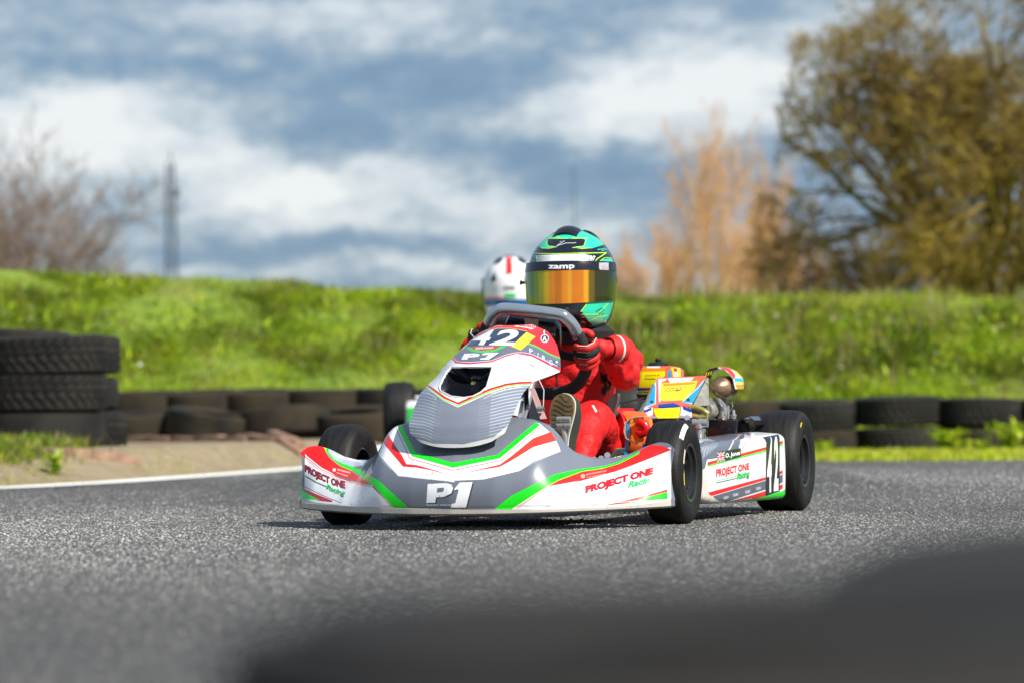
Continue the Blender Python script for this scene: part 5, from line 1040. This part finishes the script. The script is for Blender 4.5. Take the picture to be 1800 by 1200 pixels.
# black fairing over the chain
f = [kl(1246, 736, .76), kl(1296, 738, .74), kl(1290, 790, .74), kl(1240, 790, .76)]
b = MB(); b.prism(f, (0, .02, 0)); cg = b.build('chain_guard', M['black_plastic'], kart, bev=.004)
P = [[tuple(kl(x, y, .79) + Vector((0, d, 0))) for x, y in ((1288, 785), (1291, 760), (1296, 742), (1304, 733), (1316, 731), (1326, 738), (1328, 746))] for d in (0, .05, .12)]
MB().grid(P).build('guard_arch', M['gloss_black'], cg, solid=.003)
MB().box(kl(1305, 765, .86), (.03, .06, .07), bev=.008).build('guard_core', M['matt_black'], cg)
b = MB(); b.lathe([(-.012, .006), (-.004, .006), (-.004, .008), (0, .008), (0, .004), (.012, .003), (.014, 0)], kl(1290, 728, .86), (0, 0, 1), 10); b.build('bolt', M['chrome'], cg)
for x, y, yy in ((1112 + 30, 738, .66), (1208, 734, .66), (1057, 806, .1), (1068, 800, .14), (1045, 808, .08)): MB().lathe([(-.008, .004), (-.002, .004), (-.002, .008), (.004, .008), (.004, 0)], kl(x, y, yy), (.1, -1, .4), 8).build('bolt', M['chrome'], kart)
# fuel tank
MB().box((0, .24, .14), (.20, .22, .13), bev=.03).build('fuel_tank', M['grey_plastic'], kart)
# ---------------------------------------------------------------- driver
drv = empty('person', KW @ Vector((0, .66, .10)), -YAW, label='young driver in red race suit and green black mirrored-visor helmet steering the kart numbered 42', category='person')
OFF = Vector((0, .66, .10))
def dpart(o):                       # built in kart coordinates, hung on the driver's own base
    o.data.transform(Matrix.Translation(-OFF)); return o
def skin(name, verts, edges, rad, mt, root=0, sub=2, parent=None, wr=0.0, ws=14):
    me = bpy.data.meshes.new(name); me.from_pydata([tuple(v) for v in verts], edges, []); o = bpy.data.objects.new(name, me); COL.objects.link(o)
    md = o.modifiers.new('skin', 'SKIN'); md.use_smooth_shade = True; md.branch_smoothing = .4
    for i, d in enumerate(me.skin_vertices[0].data):
        r = rad[i]; d.radius = (r, r) if not isinstance(r, tuple) else r; d.use_root = (i == root)
    s_ = o.modifiers.new('sub', 'SUBSURF'); s_.levels = sub; s_.render_levels = sub; bake(o)
    if wr:
        me = o.data; nv = [v.normal.copy() for v in me.vertices]
        for v, nn in zip(me.vertices, nv):
            p = v.co * ws; w_ = noise.noise_vector(p * .35) * 1.2; f = noise.ridged_multi_fractal(Vector((p.x * .45, p.y * 1.25, p.z * .8)) + w_, 1.0, 2.1, 2, 1.0, 2.0) - 1.0; v.co += nn * wr * f
    o.data.materials.clear(); o.data.materials.append(mt); o.data.shade_smooth(); o.parent = parent; return o
V = [(0, .70, .145), (0, .665, .24), (0, .645, .33), (0, .64, .41), (0, .632, .465), (0, .62, .52),          # 0-5 pelvis..neck
     (.080, .645, .436), (.120, .635, .436), (.160, .565, .412), (.176, .475, .360), (.178, .385, .402), (.172, .325, .432),   # 6-11 left arm
     (-.085, .645, .435), (-.135, .635, .438), (-.19, .55, .43), (-.215, .46, .415), (-.205, .37, .44), (-.185, .33, .46),   # 12-17 right arm
     (.070, .62, .15), (.098, .48, .215), (.122, .34, .262), (.122, .24, .20), (.130, .155, .135),                       # 18-22 left leg
     (-.070, .62, .15), (-.10, .48, .20), (-.13, .35, .235), (-.15, .25, .18), (-.14, .165, .13)]
E = [(0, 1), (1, 2), (2, 3), (3, 4), (4, 5), (3, 6), (6, 7), (7, 8), (8, 9), (9, 10), (10, 11), (3, 12), (12, 13), (13, 14), (14, 15), (15, 16), (16, 17), (0, 18), (18, 19), (19, 20), (20, 21), (21, 22), (0, 23), (23, 24), (24, 25), (25, 26), (26, 27)]
Rd = [(.118, .098), (.120, .095), (.128, .095), (.10, .075), .055, .045, .056, .052, .045, .041, .037, .031, .058, .055, .048, .043, .038, .031, .075, .064, .060, .048, .039, .072, .058, .052, .046, .038]
body = dpart(skin('body', V, E, Rd, M['red_suit'], 0, 3, drv, .010, 17))
def decal(name, pts, mt, obj=None, off=.0016, step=6):
    """a thin sewn-on patch following the suit's surface"""
    obj = obj or body; Mw = KW @ Matrix.Translation(OFF); vs = [Mw @ v.co for v in obj.data.vertices]; bv = BVHTree.FromPolygons(vs, [p.vertices[:] for p in obj.data.polygons])
    c = (sum(p[0] for p in pts) / len(pts), sum(p[1] for p in pts) / len(pts)); ring = []
    for i in range(len(pts)):
        a = pts[i]; b_ = pts[(i + 1) % len(pts)]; k = max(1, int(math.dist(a, b_) / step)); ring += [(a[0] + (b_[0] - a[0]) * t / k, a[1] + (b_[1] - a[1]) * t / k) for t in range(k)]
    P = []
    for s__ in (1, .66, .33, .02):
        row = []
        for x, y in ring:
            d = ray(c[0] + (x - c[0]) * s__, c[1] + (y - c[1]) * s__).normalized(); h, nn, *_ = bv.ray_cast(CAM_P, d)
            if h is None: return None
            row.append(tuple(Mw.inverted() @ (h - d * off)))
        P.append(row)
    return MB().grid(P, close=True).build(name, mt, obj, sharp=180)
decal('zip_seam', [(978, 652), (980.5, 652), (979.5, 696), (977, 696)], M['black_fabric'])
decal('side_panel', [(1054, 652), (1062, 654), (1078, 664), (1070, 694), (1062, 700)], M['black_fabric'])
decal('sleeve_badge', [(1100, 600), (1105, 603), (1106, 609), (1102, 611), (1099, 606)], M['black_fabric'])
decal('sleeve_badge', [(1090, 599), (1094, 598), (1100, 616), (1099, 624), (1095, 622), (1093, 612)], M['piping'])
decal('shoulder_seam', [(1078, 577), (1086, 575), (1108, 590), (1107, 592), (1086, 578), (1079, 580)], mat('dark_red_piping', (120, 8, 10), .7))
decal('knee_badge', [(1040, 712), (1044, 711), (1050, 722), (1047, 724)], M['piping'])
# neck collar, rib protector straps, side panels
b = MB(); P = []
for k in range(33):
    a = 2 * math.pi * k / 32; bx = .088 * math.cos(a); by = .088 * math.sin(a); P.append([(bx * .82, .625 + by * .82, .452), (bx * 1.12, .625 + by * 1.1, .462), (bx * 1.2, .625 + by * 1.18, .488), (bx * 1.0, .625 + by, .505), (bx * .8, .625 + by * .8, .50)])
dpart(b.grid(P).build('neck_collar', M['black_fabric'], drv))
# boots with grooved soles: heel low, toe high, sole towards the camera
def boot(s_, c, tilt):
    X = Vector((1, 0, 0)); U = Vector((.12 * s_, .10 + tilt, 1)).normalized(); Nf = Vector((-.22 * s_, -1, .10 + tilt)).normalized(); X = U.cross(Nf).normalized() * -1
    out = [(0, -.085), (.020, -.082), (.029, -.06), (.028, -.03), (.030, 0), (.036, .03), (.037, .055), (.030, .078), (.014, .090), (0, .092), (-.016, .088), (-.030, .074), (-.034, .05), (-.031, .02), (-.026, -.02), (-.027, -.06), (-.018, -.08)]
    pts = [(p.x * .93, p.y * .94) for p in spl(out + [out[0]], 3)][:-1]
    sole = MB().prism([c + X * x + U * y + Nf * .004 for x, y in pts], -Nf * .010)
    bt = MB(); rings = []
    for h_, sc in ((.0, 1.0), (.012, 1.03), (.03, .98), (.05, .80), (.065, .5), (.07, .1)): rings.append([tuple(c - Nf * (.005 + h_) + X * x * sc + U * (y * sc - (1 - sc) * .03)) for x, y in pts])
    bo = bt.grid(rings, close=True).build('boot', M['boot'], drv); dpart(bo)
    so_ = sole.build('sole', M['sole'], bo); dpart(so_)
    g_ = MB()
    for i in range(13):
        y = -.07 + i * .0118; w_ = min(abs(p[0]) for p in pts if abs(p[1] - y) < .012 and abs(p[0]) > .01) * .93
        line = [c + X * (w_ * t) + U * (y + .006 * math.sin(t * 2.2) + .003 * (t * t)) + Nf * .0045 for t in np.linspace(-1, .93, 10)]
        P = [[tuple(q - U * .0011), tuple(q + U * .0011)] for q in line]; g_.grid(P)
    dpart(g_.build('sole_groove', M['sole_groove'], bo)); 
    dpart(MB().tube([c + X * (x * 1.02) + U * y - Nf * .004 for x, y in pts], .0018, 6, closed=True).build('sole_edge', M['piping'], bo))
boot(1, kl(985, 752, .10), 0.02); boot(-1, Vector((-.125, .10, .25)), 0.02)
# gloves: palm, four fingers and a thumb closing round the wheel rim
def glove(s_, ang_pt, wrist):
    i = ang_pt; c = sw(*i); t2 = Vector((i[0], i[1], 0)).normalized(); rad = (SXr * t2.x + SUr * t2.y).normalized(); tan = SN.cross(rad).normalized()
    if tan.z < 0: tan = -tan
    g = []
    pal = [c + rad * .030 + SN * .020 - tan * .028, c + rad * .030 + SN * .018, c + rad * .029 + SN * .018 + tan * .026]
    wr_ = Vector(wrist); Vv = [wr_, (wr_ + pal[1]) / 2 + rad * .004, pal[1], pal[0], pal[2]]; Ee_ = [(0, 1), (1, 2), (2, 3), (2, 4)]; rr = [.026, .025, (.024, .022), .018, .018]
    hand = dpart(skin('glove', Vv, Ee_, rr, M['glove_red' if s_ > 0 else 'black_fabric'], 0, 2, drv))
    for k, (o_, ln_) in enumerate(((.030, .92), (.011, 1.0), (-.008, .98), (-.026, .82))):
        f = [c + tan * o_ + rad * .030 + SN * .012, c + tan * (o_ * 1.04) + rad * .031 * ln_ - SN * .010, c + tan * (o_ * 1.03) + rad * .014 * ln_ - SN * .0275, c + tan * o_ - rad * .012 * ln_ - SN * .0265, c + tan * (o_ * .96) - rad * .024 * ln_ - SN * .010]
        dpart(skin('finger', f, [(0, 1), (1, 2), (2, 3), (3, 4)], [.0105, .0103, .0098, .0092, .0080], M['glove_red'] if k != 1 and s_ > 0 or k == 2 else M['black_fabric'], 0, 2, hand))
        pts = [p + tan * .0098 - SN * .003 for p in f[:4]]; dpart(MB().tube(pts, .0012, 5).build('piping', M['piping'], hand))
    th = [c + rad * .020 + SN * .020 + tan * .030, c + rad * .006 + SN * .030 + tan * .040, c - rad * .012 + SN * .026 + tan * .044, c - rad * .020 + SN * .012 + tan * .046]
    dpart(skin('thumb', th, [(0, 1), (1, 2), (2, 3)], [.013, .0115, .0105, .009], M['glove_red'], 0, 2, hand))
    d = (wr_ - pal[1]).normalized(); dpart(MB().lathe([(0, .030), (.02, .034), (.045, .036), (.05, .033)], wr_ - d * .012, d, 24).build('cuff', M['glove_red'], hand))
    dpart(MB().lathe([(0, .0345), (.006, .0348)], wr_ + d * .012, d, 24).build('cuff_stripe', M['piping'], hand))
glove(1, (.134, .006), (.178, .335, .436)); glove(-1, (-.130, -.006), (-.180, .345, .452))

# helmet
HC = Vector((0, .60, .633))
def hel_pt(phi, z, off=0.0):        # phi 0 = straight ahead (towards -y), z relative to the centre
    a = itp([-.135, -.125, -.11, -.06, 0, .03, .06, .085, .105, .118, .126, .129], [.080, .093, .103, .114, .1175, .1145, .1045, .0885, .068, .045, .02, 0], z)
    fr = itp([-.135, -.125, -.10, -.06, -.02, 0, .03, .06, .085, .105, .118, .126, .129], [.108, .128, .146, .147, .138, .135, .130, .117, .098, .075, .050, .022, 0], z)
    bk = itp([-.135, -.11, -.06, 0, .03, .06, .085, .105, .118, .126, .129], [.085, .105, .128, .137, .136, .127, .108, .082, .055, .025, 0], z)
    s_, c_ = math.sin(phi), math.cos(phi); k = 2.05; e = fr if c_ > 0 else bk
    x = a * math.copysign(abs(s_) ** (2 / k), s_); y = -e * math.copysign(abs(c_) ** (2 / k), c_); n_ = Vector((x, y * .8, z * .8)).normalized() if off else Vector()
    return Vector((x, y, z)) + n_ * off
def smooth_grid(P, it=2, closed=True):
    P = np.array(P)
    for _ in range(it):
        Q = P.copy(); Q[1:-1] = .25 * P[:-2] + .5 * P[1:-1] + .25 * P[2:]
        if closed: Q = .25 * np.roll(Q, 1, 1) + .5 * Q + .25 * np.roll(Q, -1, 1)
        P = Q
    return P
zs = np.r_[[-.135], np.linspace(-.132, .09, 46), .129 * np.sin(np.linspace(math.asin(.095 / .129), math.pi / 2, 16))]
P = smooth_grid([[tuple(hel_pt(2 * math.pi * k / 96, z)) for k in range(96)] for z in zs], 3)
def hel_build(P, name, parent, mt=None, close=False, solid=0):
    o = MB().grid([[tuple(HC + Vector(p)) for p in r] for r in P], close=close).build(name, mt, parent, solid=solid, sharp=60); return dpart(o)
hel = hel_build(P, 'helmet', drv, None, True)
DM = Matrix.Translation(KW @ OFF) @ Matrix.Rotation(-YAW, 4, 'Z')
def u_hel(p): return ((p[0]) * cy_ + (p[1] + OFF.y - HC.y) * sy_, p[2])
TEAL = (22, 176, 140); TEAL2 = (40, 208, 168); LIME = (196, 240, 40); DKN = (10, 22, 38)
ph = Painter(hel, DM, u_hel, (-.17, .17, HC.z - OFF.z - .15, HC.z - OFF.z + .15), (1024, 904), DKN)
ph.poly(C2([(250, 240), (330, 150), (470, 80), (700, 70), (850, 140), (930, 230), (800, 268), (690, 262), (600, 262), (650, 250), (720, 245), (740, 190), (700, 160), (650, 165), (600, 190), (350, 170), (370, 245), (460, 255), (300, 270)]), TEAL2)
ph.line(C2([(255, 232), (300, 265), (370, 268), (462, 252), (370, 245), (348, 235), (358, 168), (470, 165)]), 1.3, LIME); ph.line(C2([(620, 168), (770, 164), (740, 190), (722, 246), (600, 262), (700, 270), (790, 262)]), 1.3, LIME)
ph.line(C2([(440, 90), (445, 140), (500, 178), (545, 186), (600, 176), (640, 140), (660, 85)]), 1.2, LIME); ph.line(C2([(330, 165), (560, 168)]), .9, LIME)
ph.poly(C2([(360, 172), (700, 172), (720, 200), (705, 244), (380, 244), (356, 230)]), (14, 16, 26)); ph.line(C2([(445, 245), (530, 190), (480, 200)]), .9, (210, 214, 220)); ph.line(C2([(450, 243), (540, 215), (645, 212)]), .9, (210, 214, 220))
ph.poly(C2([(150, 330), (215, 322), (245, 408), (180, 420)]), (24, 120, 100)); ph.poly(C2([(930, 230), (985, 265), (1010, 340), (960, 330), (900, 290)]), (16, 60, 64))
ph.line(C2([(215, 318), (420, 322), (700, 316), (950, 312)]), 1.3, LIME)
ph.poly(C2([(235, 338), (420, 330), (700, 328), (840, 345), (810, 408), (250, 408)]), (232, 234, 238))
for r_ in range(4):
    for k in range(5):
        for sd in (0, 1):
            x = (262 + k * 26 if sd == 0 else 805 - k * 26) + (13 if r_ % 2 else 0); y = 348 + r_ * 17; ph.circle(C2([(x, y)])[0], 1.55 - .2 * k, (60, 66, 80), n=6)
ph.line(C2([(950, 312), (860, 370), (830, 405)]), 1.5, LIME); ph.line(C2([(215, 330), (240, 360), (250, 408)]), 1.2, (60, 200, 170))
ph.poly(C2([(870, 410), (900, 380), (1000, 370), (1030, 420), (1010, 440)]), TEAL2); ph.line(C2([(860, 280), (980, 268), (900, 292)]), 1.4, TEAL2); ph.line(C2([(870, 405), (930, 362), (1030, 352)]), 1.0, LIME)
ph.poly(C2([(780, 800), (830, 770), (900, 750), (985, 715), (1030, 740), (1010, 850), (985, 930), (950, 1000), (800, 1060), (770, 1000), (700, 900)]), TEAL2)
ph.line(C2([(690, 905), (770, 800), (830, 775)]), 1.6, LIME); ph.line(C2([(700, 930), (870, 930), (1000, 780)]), 1.3, LIME); ph.line(C2([(770, 1000), (860, 960), (960, 940)]), 1.2, LIME); ph.line(C2([(840, 905), (900, 870), (925, 885), (870, 930), (920, 925)]), 1.6, (20, 40, 40)); ph.line(C2([(700, 960), (850, 945), (900, 925)]), 1.1, (150, 130, 30))
ph.poly(C2([(430, 930), (600, 930), (690, 990), (700, 1060), (430, 1050)]), (16, 18, 24)); ph.poly(C2([(440, 935), (480, 945), (600, 1000), (450, 985)]), TEAL2); ph.line(C2([(440, 965), (600, 1003)]), 1.5, LIME)
ph.poly(C2([(130, 700), (175, 720), (185, 800), (150, 900)]), TEAL2); ph.line(C2([(1040, 420), (1045, 560), (1020, 700)]), 2.0, LIME); ph.line(C2([(1020, 600), (1030, 690)]), 2.4, (60, 220, 60))
ph.finish('helmet_paint', .18, .8, .05)
# visor with its sun strip, pivots and top vent
def band(z0f, z1f, p0, p1, off, nz=14, nk=60):
    P = []
    for j in range(nz):
        row = []
        for k in range(nk):
            phi = p0 + (p1 - p0) * k / (nk - 1); z0 = z0f(phi); z1 = z1f(phi); z = z0 + (z1 - z0) * j / (nz - 1); row.append(tuple(hel_pt(phi, z, off)))
        P.append(row)
    return smooth_grid(P, 2, False)
lo = lambda p: -.061 - .012 * math.cos(p) if abs(p) < 1.3 else -.066 + .02 * (abs(p) - 1.3)
vis = hel_build(band(lo, lambda p: .035, -1.62, 1.62, .0045), 'visor', hel, None, solid=.002)
pv = Painter(vis, DM, u_hel, (-.17, .17, HC.z - OFF.z - .10, HC.z - OFF.z + .06), (512, 128), (100, 130, 16))
for x, c in ((220, (140, 165, 10)), (262, (190, 180, 10)), (320, (240, 190, 20)), (370, (244, 150, 14)), (430, (224, 122, 10)), (500, (250, 150, 20)), (560, (252, 172, 34)), (600, (234, 130, 12)), (720, (250, 176, 30)), (770, (120, 96, 10)), (830, (60, 60, 12)), (930, (40, 56, 20))): pv.poly(C2([(x, 380), (1100, 380), (1100, 850), (x, 850)]), c)  # coating tint with reflected bands and a dark right end painted in
for k in range(14): pv.a[:, 1:-1] = (pv.a[:, :-2] + 2 * pv.a[:, 1:-1] + pv.a[:, 2:]) / 4
pv.finish('visor_tint_reflections', .16, .8, 0.0, metal=.55, coat_rough=.02)
vs_ = hel_build(band(lambda p: .013, lambda p: .0355, -1.6, 1.6, .0062, 5), 'sun_strip', vis, None)
pz = Painter(vs_, DM, u_hel, (-.17, .17, HC.z - OFF.z - .01, HC.z - OFF.z + .06), (1024, 212), (24, 26, 36))
pz.text('zamp', C2([(363, 488), (480, 490), (628, 484)]), 9.6, (240, 242, 246), .03); pz.poly(C2([(875, 412), (970, 410), (972, 480), (955, 512), (900, 514), (875, 470)]), (170, 172, 180)); pz.line(C2([(900, 452), (935, 444), (898, 484), (960, 466)]), 1.2, (200, 20, 40))
pz.finish('sun_strip_print', .2, .5, 0)
for s_ in (-1, 1):
    p = HC + hel_pt(s_ * 1.6, -.008, .0); dpart(MB().lathe([(-.004, .014), (.002, .014), (.004, .010), (.004, 0)], p, (s_, 0, 0), 24).build('visor_pivot', M['matt_black'], hel))
p = HC + hel_pt(-1.35, -.012, .006); dpart(MB().lathe([(0, .004), (.008, .004), (.008, .006), (.014, .006), (.014, 0)], p, (-1, -.3, 0), 12).build('tear_off_post', M['black_plastic'], hel))
def top_vent(x0, x1, y0, y1, h, nm, mt):
    P = []
    for j in range(9):
        row = []; v = j / 8
        for k in range(11):
            u = k / 10; x = x0 + (x1 - x0) * u; y = y0 + (y1 - y0) * v; q = (x / .1175) ** 2 + (y / (.135)) ** 2; z = .129 * math.sqrt(max(.02, 1 - q)); bump_ = h * (math.sin(math.pi * u) ** .4) * (math.sin(math.pi * (v * .85 + .08)) ** .5) ; row.append((x, y, z + bump_ - .002))
        P.append(row)
    return hel_build(P, nm, hel, mt)
top_vent(-.034, .034, -.07, -.01, .012, 'top_vent', M['gloss_black']); top_vent(.03, .07, .0, .08, .008, 'top_vent', M['gloss_black']); top_vent(-.07, -.03, .0, .08, .008, 'top_vent', M['gloss_black'])
# dark chin vent
P = [[tuple(hel_pt(ph_, z, .003)) for ph_ in np.linspace(-.5, .5, 14)] for z in np.linspace(-.103, -.088, 4)]; hel_build(P, 'chin_vent', hel, M['matt_black'])

# ---------------------------------------------------------------- second kart and driver, out of focus behind, seen from the rear
K2 = copy_tree(kart); K2['label'] = 'blurred second kart on the rise behind, mostly hidden by the kart numbered 42'
p2 = at(900, 738, 14.4); K2S = 1.07; g2 = Hm(p2.x, 14.2)
K2.scale = (-K2S, K2S, K2S); K2.rotation_euler = (0, 0, math.pi + R(0)); K2.location = (p2.x + .0, 14.4 + .60 * K2S, g2 + .004)
D2 = copy_tree(drv); D2['label'] = 'second driver seen from behind in a white helmet with red stripe, blurred'
D2.scale = (K2S * 1.03,) * 3; D2.rotation_euler = (0, 0, math.pi); D2.location = (p2.x, 14.4 - .06 * K2S, g2 + .10 * K2S + .05)
for c_ in D2.children:
    if c_.name.split('.')[0] in ('body', 'glove'):
        c_.scale.x = .74
        if c_.name.startswith('body'): c_.data = c_.data.copy(); c_.data.materials.clear(); c_.data.materials.append(mat('dark_blue_race_suit', (24, 30, 60), .7, bump=.004, bump_scale=26))
for hn in [c for c in D2.children if c.name.startswith('helmet')]:
    me = hn.data.copy(); hn.data = me; me.materials.clear(); me.materials.append(mat('white_helmet_shell', (240, 240, 242), .25, coat=.6))
    for uvl in list(me.uv_layers): me.uv_layers.remove(uvl)
    def hp(phi, z, off): return HC - OFF + hel_pt(phi, z, off)
    st = []
    for z in np.linspace(.045, .120, 12): st.append([tuple(hp(math.pi + d, z, .002)) for d in np.linspace(-.10 * .12 / max(.03, .13 - z), .10 * .12 / max(.03, .13 - z), 4)])
    for i, row in enumerate(st):
        for j, q in enumerate(row): row[j] = (-.014 + .028 * j / 3 + .004, q[1], q[2])
    MB().grid(st).build('red_stripe', mat('red_helmet_stripe', (226, 40, 28), .3, coat=.5), hn)
    for s_, ph0 in ((-1, math.pi - .62), (1, math.pi + .62)):
        tri = [hp(ph0 - .13, .018, .006), hp(ph0 + .13, .018, .006), hp(ph0, .052, .006)]; MB().prism(tri, (0, -.006, 0)).build('rear_vent', M['matt_black'], hn)
    def strip(z0, z1, p0, p1, mt, nm): MB().grid([[tuple(hp(a, z, .0022)) for a in np.linspace(p0, p1, 24)] for z in (z0, z1)]).build(nm, mt, hn)
    strip(-.052, -.036, math.pi - .19, math.pi + .19, mat('green_label', (30, 200, 80), .4), 'label'); strip(-.085, -.060, math.pi - 1.4, math.pi + 1.4, mat('blue_helmet_band', (30, 110, 170), .3, coat=.5), 'blue_band'); strip(-.056, -.050, math.pi - 1.4, math.pi - .25, mat('pink_helmet_line', (226, 90, 80), .4), 'pink_line')
    for k in range(6): MB().grid([[tuple(hp(math.pi - .22 + k * .07, z, .0022)), tuple(hp(math.pi - .185 + k * .07, z, .0022))] for z in (-.020, -.004 - .004 * (k % 2))]).build('dark_lettering', M['matt_black'], hn)
